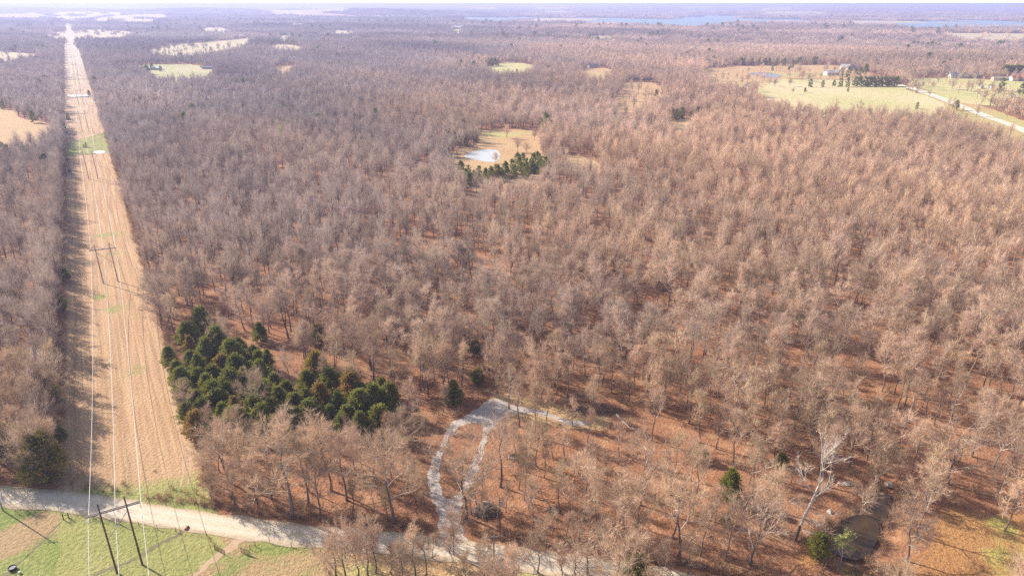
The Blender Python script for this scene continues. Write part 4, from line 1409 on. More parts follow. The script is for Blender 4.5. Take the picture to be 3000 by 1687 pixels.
for px, py, h, lab in ((960, 660, 11, "round dark cedar at the back edge of the hay meadow"), (1055, 660, 9, "small round cedar right of the first on the meadow edge"), (1140, 655, 8, "slim cedar left of the cedar pair on the meadow edge"),
                       (1190, 658, 12, "left cedar of the pair before the dense cedar row"), (1240, 658, 12, "right cedar of the pair before the dense cedar row"), (922, 700, 6, "little dark cedar out on the hay meadow"),
                       (1245, 695, 6, "low cedar clump out on the right of the hay meadow"), (675, 535, 8, "round cedar alone on the far pasture"), (800, 537, 7, "small cedar right on the far pasture"),
                       (825, 515, 13, "tall cedar at the back of the far pasture"), (1245, 585, 15, "dark cedar before the pale roofed house"), (1190, 583, 12, "cedar left of the dark one before the pale roofed house"),
                       (1300, 580, 13, "cedar right of the pale roofed house"), (1335, 575, 13, "second cedar right of the pale roofed house"), (1375, 570, 16, "tall cedar right of the pale roofed house"), (1325, 490, 14, "cedar on the hill behind the pale roofed house"),
                       (1845, 480, 19, "big dark cedar standing out of the far right woods"), (1910, 468, 10, "small cedar right of the big one in far woods"), (2000, 515, 15, "dark cedar above the white house on the right"),
                       (1730, 558, 14, "cedar at the woods edge right of the far road"), (2060, 835, 10, "dark cedar beside the far gravel road"), (2400, 690, 16, "dark cedar left of the two white trailers"),
                       (2385, 705, 9, "small cedar at the foot of a taller one by the trailers"), (2560, 730, 16, "dark cedar at the right picture border"), (1765, 825, 7, "olive cedar at the front edge of the hay meadow"),
                       (1690, 650, 8, "green cedar right of the far road bend"), (1720, 648, 9, "second green cedar right of the far road bend"), (1755, 650, 7, "last green cedar of three right of the far road bend")):
    x, y = Z3(px, py)
    cedar(x, y, h, lab, G, low=True)
for px in (2410, 2430, 2455, 2475, 2500, 2520, 2540):
    x, y = Z3(px, 592); cedar(x, y, 18, "dark cedar in the windbreak row left of the red roofed barn", "windbreak at the red roofed barn", low=True, wide=1.1)
for px, py in ((180, 500), (215, 498), (400, 490), (440, 490), (465, 492), (520, 494), (585, 488), (620, 492), (705, 495), (760, 495), (870, 488), (885, 486), (990, 484), (1005, 486), (320, 500), (650, 494)):
    x, y = Z3(px, py + 4); cedar(x, y, 13, "dark cedar along the woods edge behind the far pasture", "cedars behind the far pasture", low=True)
G = "scattered far cedars"
for f, px, py, h, lab in ((Z2, 1110, 490, 15, "dark cedar in the clump left of the small green field"), (Z2, 1135, 490, 15, "dark cedar in the clump left of the small green field"), (Z2, 1160, 488, 14, "dark cedar in the clump left of the small green field"),
                          (Z2, 1180, 486, 11, "dark cedar in the clump left of the small green field"), (Z2, 1050, 505, 13, "dark cedar in the clump left of the small green field"), (Z2, 1085, 500, 12, "dark cedar in the clump left of the small green field"),
                          (Z2, 1490, 590, 11, "lone dark cedar in the woods below the small green field"), (Z2, 1325, 548, 8, "small cedar right below the small green field"), (Z2, 2375, 718, 9, "pointed cedar in the field with the lane"),
                          (Z2, 2220, 895, 9, "dark cedar left below the field with the lane"), (Z2, 2150, 835, 6, "small cedar below the field with the lane"), (Z2, 2490, 870, 10, "dark cedar at the scrub glade"),
                          (Z2, 2530, 885, 10, "dark cedar at the scrub glade"), (Z2, 2570, 875, 11, "dark cedar at the scrub glade"), (Z2, 2290, 850, 9, "olive cedar between lane field and scrub glade"),
                          (Z3, 110, 870, 11, "cedar on the right of the scrub glade"), (Z3, 75, 860, 10, "cedar on the right of the scrub glade"), (Z3, 240, 880, 10, "dark cedar pair right of the scrub glade"), (Z3, 275, 895, 9, "dark cedar pair right of the scrub glade"),
                          (Z3, 480, 870, 5, "small olive cedar in the right woods"), (Z3, 975, 945, 5, "tiny dark cedar in the right woods below the hay meadow"), (Z2, 850, 755, 5, "tiny green cedar in the middle woods"),
                          (Z1, 845, 700, 10, "dark cedar pair right beside the corridor"), (Z1, 880, 700, 10, "dark cedar pair right beside the corridor"),
                          (Z1, 1760, 650, 11, "dark cedar in the long cedar clump of the left far woods"), (Z1, 1800, 655, 13, "dark cedar in the long cedar clump of the left far woods"), (Z1, 1840, 660, 14, "dark cedar in the long cedar clump of the left far woods"),
                          (Z1, 1870, 660, 13, "dark cedar in the long cedar clump of the left far woods"), (Z1, 1900, 690, 10, "dark cedar in the long cedar clump of the left far woods"), (Z1, 1945, 680, 12, "dark cedar in the long cedar clump of the left far woods"),
                          (Z1, 2005, 670, 10, "dark cedar in the long cedar clump of the left far woods"), (Z1, 2150, 665, 8, "small cedar right of the long cedar clump"), (Z1, 2085, 660, 7, "small cedar right of the long cedar clump"),
                          (Z1, 2205, 550, 11, "round dark cedar below the tan far field"), (Z1, 2185, 605, 10, "cedar under the round one below the tan far field"),
                          (Z1, 1110, 548, 14, "tall cedar at the homestead left of the yellow field"), (Z1, 1075, 530, 12, "cedar left of the tall one at the homestead"), (Z1, 1020, 530, 9, "small cedar far left at the homestead"),
                          (Z1, 1148, 518, 11, "cedar behind the homestead roof"), (Z1, 1210, 528, 9, "slim cedar right of the homestead"), (Z1, 20, 805, 9, "dark cedar above the west field at the picture border"),
                          (Z1, 250, 905, 11, "big dark cedar at the edge of the west field"), (Z1, 480, 985, 10, "dark cedar at the left corridor edge right of the west field"),
                          (Z1, 60, 1180, 11, "dark cedar in the clump at the left border"), (Z1, 20, 1150, 10, "dark cedar in the clump at the left border"), (Z1, 185, 1180, 10, "dark cedar right of the clump at the left border"),
                          (Z1, 310, 1190, 10, "dark cedar in the left woods nearer the corridor"), (Z1, 345, 1240, 10, "drooping dark cedar in the left woods"), (Z1, 490, 1190, 9, "dark cedar at the left corridor edge by the green strip"),
                          (Z1, 215, 635, 12, "bluish cedar in the far left woods"), (Z1, 350, 625, 12, "second bluish cedar in the far left woods"), (Z1, 648, 1085, 4, "small dark cedar on the fence line across the corridor"),
                          (Z1, 627, 1086, 2.5, "tiny cedar on the fence line across the corridor"), (Z1, 670, 705, 6, "dark bush on the embankment of the corridor pond"), (Z1, 510, 880, 6, "dark cedar at the left corridor edge above the west field"),
                          (A5, 1180, 600, 18, "dark cedar of the blue black far ridge"), (A5, 1230, 605, 18, "dark cedar of the blue black far ridge"), (A5, 1290, 612, 18, "dark cedar of the blue black far ridge"), (A5, 1350, 615, 18, "dark cedar of the blue black far ridge"),
                          (A5, 1400, 620, 20, "dark cedar of the blue black far ridge"), (A5, 1450, 625, 18, "dark cedar of the blue black far ridge"), (A5, 1150, 600, 16, "dark cedar of the blue black far ridge"), (A5, 1500, 625, 16, "dark cedar of the blue black far ridge")):
    x, y = f(px, py, 1.0 if f is A5 else 3.0)
    cedar(x, y, h, lab, G, low=True, wide=1.3 if f is A5 else 1.0)

# bare trees standing out in the far meadows
fmesh = []
for i in range(3):
    mb, nb = simple_tree(910 + i, 13, 5.2, 420, 2.2, 0.2, 8)
    t_ = MB(); t_.f = mb.f[:nb]; t_.v = mb.v[:max(max(q) for q in t_.f) + 1]
    c_ = MB(); c_.tris(np.array([[mb.v[i_] for i_ in fc] for fc in mb.f[nb:]]))
    fmesh.append((t_.mesh("bare_tree_trunk", M_BARK), c_.mesh("bare_tree_crown", M_TWIG), c_.mesh("bare_tree_crown", M_BRUSH)))
F6, F7 = zoomer(2500, 180, 5.152), zoomer(2050, 180, 5.152)
for i, (f, px, py, h, russet, lab) in enumerate((
        (F7, 1355, 385, 14, 0, "spreading bare tree at the top of the hay meadow, right of the russet bush"), (F7, 1540, 295, 17, 0, "tall bare tree between the far pond and the cedar row"), (F7, 1640, 315, 14, 0, "bare tree just above the round cedar on the meadow edge"),
        (F7, 1130, 388, 13, 1, "bushy russet tree at the upper left of the hay meadow"), (F7, 1050, 360, 13, 0, "bare tree left of the bushy russet tree on the meadow"), (F7, 720, 320, 14, 0, "wide bare tree left of the far pond"),
        (F7, 920, 132, 10, 0, "small bare tree at the back of the far pasture"), (F7, 1210, 150, 14, 0, "slim bare tree behind the far pond"), (F7, 1500, 190, 13, 0, "round bare tree right of the far pond"), (F7, 1915, 155, 12, 0, "bare tree left of the pale roofed farm building"),
        (F7, 2030, 160, 9, 1, "small russet tree above the pale roofed farm building"), (F7, 790, 540, 20, 0, "tall dark bare tree at the left end of the hay meadow"), (F7, 1400, 500, 10, 0, "low bare tree out on the hay meadow by the little cedar"),
        (Z2, 1250, 1045, 13, 0, "twin stemmed bare tree in the grass above the woodland pond"), (Z2, 1330, 1150, 12, 0, "bare tree right of the woodland pond"), (Z2, 1395, 1170, 12, 0, "bare tree at the right rim of the pond clearing"),
        (Z2, 1165, 1235, 9, 0, "small bare tree at the near bank of the woodland pond"), (Z2, 875, 1190, 9, 0, "small bare tree at the left tip of the woodland pond"), (Z2, 1460, 1060, 11, 0, "bare tree at the right end of the grass above the pond"),
        (F7, 430, 225, 6, 1, "low russet bush left of the far pond"), (F6, 1190, 422, 11, 1, "round reddish bush right of the far gravel road"), (F6, 1040, 400, 9, 0, "round olive bush left of the reddish one by the far road"),
        (F6, 1490, 430, 15, 0, "bare tree in the green field right of the far road"), (F6, 1720, 450, 15, 0, "bare tree left of the white trailers"), (F6, 1890, 440, 16, 0, "bare tree standing in front of the white trailers"), (F6, 1960, 610, 15, 0, "dark bare tree below the white trailers"))):
    x, y = f(px, py)
    a, b_, c_ = fmesh[i % 3]
    plant("bare_tree", x, y, a, c_ if russet else b_, lab, "tree", "bare trees of the far meadows", i * 1.3, h / 13.0)

# far round yellowish trees
for f, px, py, top, lab in ((Z1, 1520, 520, 455, "pale yellow round tree at the right end of the homestead field"), (Z1, 305, 690, 640, "pale yellow tree in the far left woods"), (Z1, 2125, 1050, 975, "yellow green tree standing out of the middle woods"),
                            (Z3, 2420, 590, 520, "yellowish bare tree behind the windbreak row"), (Z1, 1030, 525, 480, "pale pinkish bare tree left of the homestead")):
    x, y = f(px, py, 2)
    h = 13 if f is not Z3 else 17
    mb, nb = simple_tree(len(lab), h, h * 0.42, 420, 1.8, 0.3, 5)
    e = empty("pale_tree", (x, y, float(terrain(x, y))), lab, "tree")
    t_ = MB(); t_.f = mb.f[:nb]; t_.v = mb.v[:max(max(q) for q in t_.f) + 1]
    tris = np.array([[mb.v[i] for i in fc] for fc in mb.f[nb:]])
    c_ = MB(); c_.tris(tris)
    t_.build("trunk", M_BARK, e); c_.build("crown", M_SPRING if "green" in lab else wood_mat("pale_yellow_twigs", (0.62, 0.50, 0.26), (0.58, 0.48, 0.28), 0.1), e)


# ------------------------------------------------------------------ the woods beyond: one uncountable mass
def proto(name, me):
    return bpy.data.objects.new(name, me)


def mass(name, sets, label):
    """sets: list of (prototype mesh list, x, y, prototype index, scale, scale z, yaw). One object; its geometry nodes put a copy of a mesh at every vertex."""
    meshes = []; X = []; Y = []; I = []; SX = []; SZ = []; RZ = []
    for ms, x, y, k, sxy, sz, rz in sets:
        I.append(np.asarray(k) + len(meshes)); meshes += ms
        X.append(x); Y.append(y); SX.append(sxy); SZ.append(sz); RZ.append(rz)
    X, Y, I, SX, SZ, RZ = (np.concatenate(a) for a in (X, Y, I, SX, SZ, RZ))
    Z = terrain(X, Y) - 0.05
    me = bpy.data.meshes.new(name)
    me.vertices.add(len(X))
    me.vertices.foreach_set("co", np.stack([X, Y, Z], 1).astype(np.float32).ravel())
    tone = 0.20 * wob(X, Y * 0.6, 95.0, 4) + 0.32 * sstep(500, 1500, np.hypot(X, Y)) * wob(X * 0.8, Y * 1.5, 330.0, 8) + 0.10 * wob(X, Y, 24.0, 2)  # stand variation; the far bands are slope shade painted into the tone
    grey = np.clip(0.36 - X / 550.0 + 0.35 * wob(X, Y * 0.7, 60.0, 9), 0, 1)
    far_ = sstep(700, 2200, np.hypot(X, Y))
    tone = tone * sstep(180, 600, np.hypot(X, Y)) + 0.06 + 0.12 * np.clip(X / 300.0, -1, 1) - 0.10 * far_ + 0.22 * far_ * wob(X, Y * 1.8, 210.0, 13)  # more far shade bands painted into the tone
    grey = np.clip(grey + 0.45 * far_, 0, 1)  # distance haze painted into the twig colour, over the stands' own grey
    for k, v, t in (("kind_index", I, 'INT'), ("stand_shade_tone", tone, 'FLOAT'), ("stand_haze_grey", grey, 'FLOAT'), ("turn", RZ, 'FLOAT'), ("size", np.stack([SX, SX, SZ], 1), 'FLOAT_VECTOR')):
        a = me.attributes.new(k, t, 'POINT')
        if t == 'FLOAT_VECTOR':
            a.data.foreach_set("vector", v.astype(np.float32).ravel())
        else:
            a.data.foreach_set("value", v.astype(np.int32 if t == 'INT' else np.float32))
    me.update()
    o = link(name, me)
    tag(o, label, None, None, "stuff")
    ng = bpy.data.node_groups.new(name + "_copies", 'GeometryNodeTree')
    ng.interface.new_socket("Geometry", in_out='INPUT', socket_type='NodeSocketGeometry')
    ng.interface.new_socket("Geometry", in_out='OUTPUT', socket_type='NodeSocketGeometry')
    gi = ng.nodes.new("NodeGroupInput"); go = ng.nodes.new("NodeGroupOutput")
    L = ng.links.new

    def named(n_, t):
        q = ng.nodes.new("GeometryNodeInputNamedAttribute"); q.data_type = t
        q.inputs[0].default_value = n_
        return [s for s in q.outputs if s.enabled and s.name == "Attribute"][0]
    ki = named("kind_index", 'INT'); tu = named("turn", 'FLOAT'); si = named("size", 'FLOAT_VECTOR')
    cx = ng.nodes.new("ShaderNodeCombineXYZ"); L(tu, cx.inputs[2])
    join = ng.nodes.new("GeometryNodeJoinGeometry")
    for k, m_ in enumerate(meshes):
        oi = ng.nodes.new("GeometryNodeObjectInfo")
        oi.inputs["Object"].default_value = proto(name + "_member", m_)
        oi.inputs["As Instance"].default_value = False
        cmp_ = ng.nodes.new("FunctionNodeCompare"); cmp_.data_type = 'INT'; cmp_.operation = 'EQUAL'
        a, b = [s for s in cmp_.inputs if s.enabled and s.type == 'INT'][:2]
        L(ki, a); b.default_value = k
        ip = ng.nodes.new("GeometryNodeInstanceOnPoints")
        L(gi.outputs[0], ip.inputs["Points"]); L(cmp_.outputs[0], ip.inputs["Selection"]); L(oi.outputs["Geometry"], ip.inputs["Instance"])
        L(cx.outputs[0], ip.inputs["Rotation"]); L(si, ip.inputs["Scale"])
        L(ip.outputs[0], join.inputs[0])
    L(join.outputs[0], go.inputs[0])
    md = o.modifiers.new("copies", 'NODES'); md.node_group = ng
    return o


def joined(tm_, cm):
    """trunk and crown as one mesh, for the mass"""
    bm = bmesh.new(); bm.from_mesh(tm_); n = len(bm.faces); bm.from_mesh(cm)
    bm.faces.ensure_lookup_table()
    for f in bm.faces[n:]:
        f.material_index = len(tm_.materials)
    me = bpy.data.meshes.new("woods"); bm.to_mesh(me); bm.free()
    [me.materials.append(q) for q in list(tm_.materials) + [cm.materials[0]]]
    return me


def params(n, nproto, lo=0.8, hi=1.12):
    sz = RNG.uniform(lo, hi, n)
    return RNG.integers(0, nproto, n), sz * RNG.uniform(0.9, 1.15, n), sz, RNG.uniform(0, 6.28, n)


sets = []
near_m = [joined(a, b) for a, b in BARE]
x, y = nx[rest], ny[rest]
k = nk[rest]
sz = nh[rest] / np.array([SPEC[i][0] for i in k])
sets.append((near_m, x, y, k, sz, sz, RNG.uniform(0, 6.28, x.size)))
mid_m = []
for i in range(8):
    h = (16, 15, 17, 14.5, 16.5, 13.5, 18, 15.5)[i]; sp = (3.7, 4.2, 3.3, 3.2, 4.3, 3.0, 3.9, 3.5)[i]
    mb, nb = simple_tree(500 + i, h, sp, 620, 1.9, 0.08, 8)
    mid_m.append(two_mat_mesh("woods", mb, nb, M_BARK, M_TWIG))
x, y = scatter(270, 760, 4.9, 0.97, 0.4)
sets.append((mid_m, x, y, *params(x.size, 8, 0.55, 1.15)))
ts = np.arange(150, 760, 2.7)
nn = np.interp(ts, CT, CC) - np.interp(ts, CT, CW) / 2 - RNG.uniform(0.6, 6.5, ts.size)
v = np.array([cor(a, b) for a, b in zip(nn, ts)])
v = v[wooded(v[:, 0], v[:, 1])]
sets.append((mid_m, v[:, 0], v[:, 1], *params(len(v), 8, 0.8, 1.1)))
far_m = []
for i in range(6):
    mb, nb = simple_tree(600 + i, (15, 16, 14, 17, 15.5, 13)[i], (3.8, 4.3, 3.6, 3.7, 4.4, 3.2)[i], 170, 2.6, 0.24, 5)
    far_m.append(two_mat_mesh("woods", mb, nb, M_BARK, M_TWIG))
x, y = scatter(760, 2000, 5.7, 0.97, 0.3)
sets.append((far_m, x, y, *params(x.size, 6, 0.6, 1.2)))


def clump(seed, size, ntree, ntri, L_, W_, hmin=12, hmax=17):
    rng = np.random.default_rng(seed)
    big = MB(); tr = []
    for _ in range(ntree):
        h = rng.uniform(hmin, hmax)
        px, py = rng.uniform(-size / 2, size / 2, 2)
        mb, nb = simple_tree(int(rng.integers(1e6)), h, rng.uniform(3.8, 5.4), ntri, L_, W_, 0)
        v = np.array(mb.v) + np.array([px, py, 0])
        o = len(big.v)
        big.v.extend(map(tuple, v)); big.f.extend(tuple(i + o for i in f) for f in mb.f[:nb])
        tr += [tuple(i + o for i in f) for f in mb.f[nb:]]
    nb = len(big.f); big.f += tr
    return two_mat_mesh("woods", big, nb, M_BARK, M_TWIG)


cl_m = [clump(700 + i, 20, 8, 60, 3.2, 0.75, 10, 18) for i in range(5)]
x, y = scatter(2000, 4600, 19, 0.97, 0.1)
sets.append((cl_m, x, y, *params(x.size, 5, 0.7, 1.2)))
pt_m = [clump(720 + i, 64, 70, 36, 4.2, 1.25, 10, 18) for i in range(3)]
x, y = scatter(4600, 10500, 60, 0.98, 0.1)
sets.append((pt_m, x, y, *params(x.size, 3, 0.7, 1.25)))
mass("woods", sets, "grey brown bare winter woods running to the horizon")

# saplings and brush between the trunks
br_m = []
for i in range(5):
    rng = np.random.default_rng(800 + i)
    n = 90
    az = rng.uniform(0, 6.28, n); el = rng.uniform(0.5, 1.45, n)
    d = np.stack([np.cos(az) * np.cos(el), np.sin(az) * np.cos(el), np.sin(el)], 1)
    b0 = rng.uniform(0, 0.7, n)[:, None] * d * 2.2
    mb = MB(); mb.tris(tri_twigs(b0, unit(d + rng.normal(0, .35, (n, 3))), rng.uniform(0.7, 1.9, n), rng.uniform(.05, .1, n), rng))
    br_m.append(mb.mesh("undergrowth", M_BRUSH))
us = []
x, y = scatter(70, 330, 4.6, 0.75, 0.6)
us.append((br_m, x, y, *params(x.size, 5, 0.5, 1.5)))
# brush on the creek banks
C_ = np.array(resample(CREEKP, 0.5, True, 1))
cxm, cym = C_.mean(0)
o = RNG.uniform(1.05, 1.5, (3, len(C_)))
bx = (cxm + (C_[:, 0] - cxm) * o).ravel(); by = (cym + (C_[:, 1] - cym) * o).ravel()
kk = RNG.uniform(size=bx.size) < 0.3
us.append((br_m, bx[kk], by[kk], *params(int(kk.sum()), 5, 0.35, 1.1)))
# bushy fringe along the far bank of the road, and a thin one along the corridor
P = np.array(resample(ROAD, 0.8, False, 1))
fx = np.concatenate([P[:, 0] + RNG.normal(0, .5, len(P)) for _ in range(3)]); fy = np.concatenate([P[:, 1] + 4.6 + RNG.exponential(1.6, len(P)) for _ in range(3)])
n_, t_ = cor_nt(fx, fy)
m = (np.abs(fx) < 150) & ((n_ > 3) | (RNG.uniform(size=fx.size) < 0.35)) & (edge_dist(DRIVEP, fx, fy, True) > 1.5) & ~inside(DRIVE_OUT, fx, fy)
us.append((br_m, fx[m], fy[m], *params(int(m.sum()), 5, 0.35, 0.8)))
ts = np.arange(125, 700, 1.6)
for sd in (-1, 1):
    nn = np.interp(ts, CT, CC) + sd * (np.interp(ts, CT, CW) / 2 + RNG.uniform(-0.6, 2.0, ts.size))
    v = np.array([cor(a, b) for a, b in zip(nn, ts)])
    v = v[(edge_dist(ROADP, v[:, 0], v[:, 1]) > 5.5) & ~inside(PAST, v[:, 0], v[:, 1])]
    us.append((br_m, v[:, 0], v[:, 1], *params(len(v), 5, 0.6, 1.5)))
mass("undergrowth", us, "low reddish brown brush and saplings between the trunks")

# evergreens sprinkled through the far woods, too small to count
ev = [joined(a, b) for _, _, a, b in CEDARS_LOW]
x, y = scatter(420, 6000, 46, 0.55, 0.6)
m = RNG.uniform(size=x.size) < np.clip(wob(x, y * 2.2, 170, 5) * 1.4 - 0.12, 0.03, 0.9)
x, y = x[m], y[m]
k_, sa, sb, rz_ = params(x.size, 3, 1.0, 1.75)
grow = 1 + 0.7 * sstep(1200, 3000, np.hypot(x, y))
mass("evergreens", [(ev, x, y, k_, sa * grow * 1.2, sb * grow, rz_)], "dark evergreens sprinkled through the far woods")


# ------------------------------------------------------------------ power line
PYL = [(Z7(885, 1420), Z7(1075, 1358), 17.3), (Z4(782, 697), Z4(891, 683), 16.7), (Z1(672, 1355), Z1(740, 1350), 18.4)]
for t in (720, 925, 1130, 1335, 1540):
    c = float(np.interp(t, CT, CC)) + 0.6
    PYL.append((cor(c - 2.4, t), cor(c + 2.4, t), 18.0))
LBL = ["brown wooden H frame power pole in the green pasture before the road", "wooden H frame power pole standing in the mown corridor with braced peaks", "third wooden H frame power pole just below the bright corridor pond",
       "fourth H frame power pole beyond the green strip of the corridor", "fifth H frame power pole near the far corridor pond", "sixth H frame power pole high up the corridor", "seventh H frame power pole tiny in the far corridor",
       "farthest visible H frame power pole in the corridor"]
ATT = []


def tname(o, label):
    o["label"] = label


def pylon(i):
    (ax, ay), (bx, by), h = PYL[i]
    cx, cy_ = (ax + bx) / 2, (ay + by) / 2
    z0 = float(terrain(cx, cy_))
    dx, dy = bx - ax, by - ay
    sp = math.hypot(dx, dy); rz = math.atan2(dy, dx)
    fat = 1.0
    e = empty("power_pylon", (cx, cy_, z0), LBL[i], "power pole", "H frame power poles along the corridor", rz)
    arm = h - 2.3
    for s in (-1, 1):
        p = MB(); p.path([(s * sp / 2, 0, -0.5), (s * sp / 2, 0, h * .5), (s * sp / 2, 0, h)], [0.21 * fat, 0.17 * fat, 0.13 * fat], 8)
        p.build("pole", M_POLE if i == 0 else M_POLEG, e)
    c = MB(); c.box((0, 0.2, arm), (9.3, 0.12 * fat, 0.26 * fat)); c.box((0, -0.2, arm), (9.3, 0.12 * fat, 0.26 * fat))
    c.build("crossarm", M_XARM, e)
    for s in (-1, 1):
        b = MB(); b.tube((-s * sp / 2, 0.25 * s, arm - 1.0), (s * sp / 2, 0.25 * s, arm - 6.4), 0.07 * fat, 0.07 * fat, 6)
        b.build("brace", M_XARM, e)
    if i >= 1:
        for s in (-1, 1):
            for q in (0, 1):
                b = MB(); b.tube((s * sp / 2, 0, h - 0.15), ((s * 4.5) if q else 0.0, 0, arm + 0.15), 0.06 * fat, 0.06 * fat, 5)
                b.build("peak_brace", M_XARM, e)
    for x in (-4.55, 0, 4.55):
        g = MB()
        for k in range(9):
            z = arm - 0.2 - k * 0.15
            g.tube((x, 0, z), (x, 0, z - 0.09), 0.13, 0.05, 8)
        g.tube((x, 0, arm - 0.1), (x, 0, arm - 1.65), 0.03, 0.03, 6)
        g.build("insulator", M_INSUL, e)
    cs, sn = math.cos(rz), math.sin(rz)
    ATT.append([(cx + x * cs, cy_ + x * sn, z0 + arm - 1.7) for x in (-4.55, 0, 4.55)])


for i in range(len(PYL)):
    pylon(i)
a0, a1 = ATT[0], ATT[1]
back = [tuple(np.array(a0[k]) + (np.array(a0[k]) - np.array(a1[k])) * 1.05) for k in range(3)]
for k, lab in enumerate(("leftmost of the three pale power wires over the corridor", "middle one of the three pale power wires over the corridor", "rightmost of the three pale power wires over the corridor")):
    pts = []; rad = []
    A = [back[k]] + [a[k] for a in ATT]
    for p, q in zip(A[:-1], A[1:]):
        p = np.array(p); q = np.array(q)
        for s in np.linspace(0, 1, 22)[:-1]:
            v = p * (1 - s) + q * s; v[2] -= 4 * s * (1 - s) * 3.6
            pts.append(tuple(v)); rad.append(0.040 + 0.00005 * math.hypot(v[0], v[1]))
    pts.append(tuple(A[-1])); rad.append(rad[-1])
    w = MB(); w.path(pts, rad, 5)
    tag(w.build("power_wire", M_WIRE), lab, "power line", "power wires over the corridor")


# ------------------------------------------------------------------ small wooden poles
def utility_pole(x, y, h, label, transformer=False, lean=0.0, pale=False, arm=False, guy=None):
    e = empty("utility_pole", (x, y, float(terrain(x, y))), label, "utility pole")
    p = MB(); p.path([(0, 0, -0.3), (lean * h * .5, 0, h * .5), (lean * h, 0, h)], [0.17, 0.15, 0.11], 8)
    p.build("pole", M_XARM if pale else M_POLE, e)
    if arm:
        a = MB(); a.box((lean * h, 0.16, h - 0.5), (2.2, 0.1, 0.12)); a.build("crossarm", M_XARM, e)
        for s in (-0.95, 0, 0.95):
            g = MB(); g.tube((lean * h + s, 0.16, h - 0.43), (lean * h + s, 0.16, h - 0.15), 0.07, 0.05, 8); g.build("insulator", M_INSUL, e)
    if transformer:
        t = MB(); t.tube((0.42, 0, h - 2.3), (0.42, 0, h - 1.25), 0.29, 0.29, 14); t.tube((0.42, 0, h - 1.25), (0.42, 0, h - 1.12), 0.29, 0.15, 14)
        t.tube((0.42, 0, h - 1.12), (0.42, 0, h - 0.8), 0.06, 0.04, 8); t.box((0.15, 0, h - 1.8), (0.12, 0.16, 0.7))
        t.build("transformer", M_STEEL, e)
    if guy:
        g = MB(); g.tube((0, 0, h - 0.6), guy, 0.03, 0.03, 5); g.build("guy_wire", M_STEEL, e)
    return e


x, y = Z8(1197, 1145); utility_pole(x, y, 10.5, "dark wooden pole with a grey transformer can beside the brush pile", True, 0.0, guy=(-1.2, -0.6, 0.0))
x, y = Z8(1153, 1400); utility_pole(x, y, 9.0, "thin pale utility pole on the near roadside below the driveway", False, 0.0, True, True)
x, y = Z7(25, 950); utility_pole(x, y, 12.6, "wooden utility pole at the left picture edge by the road", False, -0.03, True, True)
x, y = Z8(2262, 95); utility_pole(x, y, 2.2, "short white marker post in the woods right of the brush piles", False, 0, True)


# ------------------------------------------------------------------ brush piles, fallen trunk, rocks
def brush_pile(x, y, L, W, H, n, label, seed, logs=3):
    rng = random.Random(seed)
    e = empty("brush_pile", (x, y, float(terrain(x, y))), label, "brush pile")
    m_ = MB()
    for _ in range(n):
        a = rng.uniform(0, 6.28); r = math.sqrt(rng.random())
        px, py = math.cos(a) * r * L * .5, math.sin(a) * r * W * .5
        z = rng.random() * H * (1 - r * r) + 0.1
        d = Vector((rng.gauss(0, 1), rng.gauss(0, 1), rng.gauss(0.1, 0.35))).normalized()
        l = rng.uniform(0.8, 2.4); q = Vector((px, py, z))
        r0 = rng.uniform(0.02, 0.07)
        a0_, b0_ = q - d * l / 2, q + d * l / 2
        a0_.z = max(a0_.z, 0.03); b0_.z = max(b0_.z, 0.03)
        m_.tube(a0_, b0_, r0, r0 * .4, 4, False)
    m_.build("branches", M_BRANCH, e)
    for k in range(logs):
        lg = MB()
        a = rng.uniform(0, 3.1); l = rng.uniform(1.2, 2.2)
        c = Vector((rng.uniform(-.45, .1) * L, rng.uniform(-.45, -.2) * W, 0.2 + 0.1 * k)); d = Vector((math.cos(a), math.sin(a), rng.uniform(.0, .25))) * l
        lg.tube(c - d / 2, c + d / 2, 0.17, 0.14, 8)
        lg.build("log", M_LOG, e)


x, y = Z8(1085, 960); brush_pile(x, y, 5.6, 4.2, 2.5, 520, "dark heap of cut branches right of the driveway mouth", 1, 4)
x, y = Z8(1300, 545); brush_pile(x, y, 2.6, 2.2, 1.0, 120, "small heap of logs and sticks behind the broad bare tree", 2, 5)
x, y = Z8(1930, 195); brush_pile(x, y, 15, 5.5, 2.2, 420, "long dark heap of felled treetops above the scrub yard", 3, 2)
x, y = Z8(1780, 110); brush_pile(x, y, 9, 4.5, 1.6, 200, "dark heap of felled treetops at the upper left of the long heap", 4, 1)
x, y = Z8(1600, 950); brush_pile(x, y, 3, 2.0, 0.8, 110, "low scatter of dead limbs on the russet slope", 6, 2)
p0 = Z8(2075, 235); p1 = Z8(2190, 350)
e = empty("fallen_trunk", (p0[0], p0[1], 0), "bleached fallen trunk lying at the right end of the long brush heap", "fallen tree")
f_ = MB(); dx, dy = p1[0] - p0[0], p1[1] - p0[1]
f_.path([(0, 0, 0.5), (dx * .5, dy * .5, 0.45), (dx, dy, 0.6)], [0.34, 0.26, 0.16], 8)
f_.build("trunk", M_LOG, e)
for k, (s, vx, vy, vz) in enumerate(((.55, 1.2, -1.2, 1.0), (.75, 1.6, .6, 1.4), (.9, 1.0, -1.5, .8), (1, 1.4, -1.6, 1.6), (1, 0.6, 0.9, 1.9))):
    b = MB(); b.path([(dx * s, dy * s, .5), (dx * s + vx * .6, dy * s + vy * .6, .5 + vz * .7), (dx * s + vx * 1.4, dy * s + vy * 1.4, .5 + vz)], [.1, .07, .03], 5); b.build("limb", M_LOG, e)


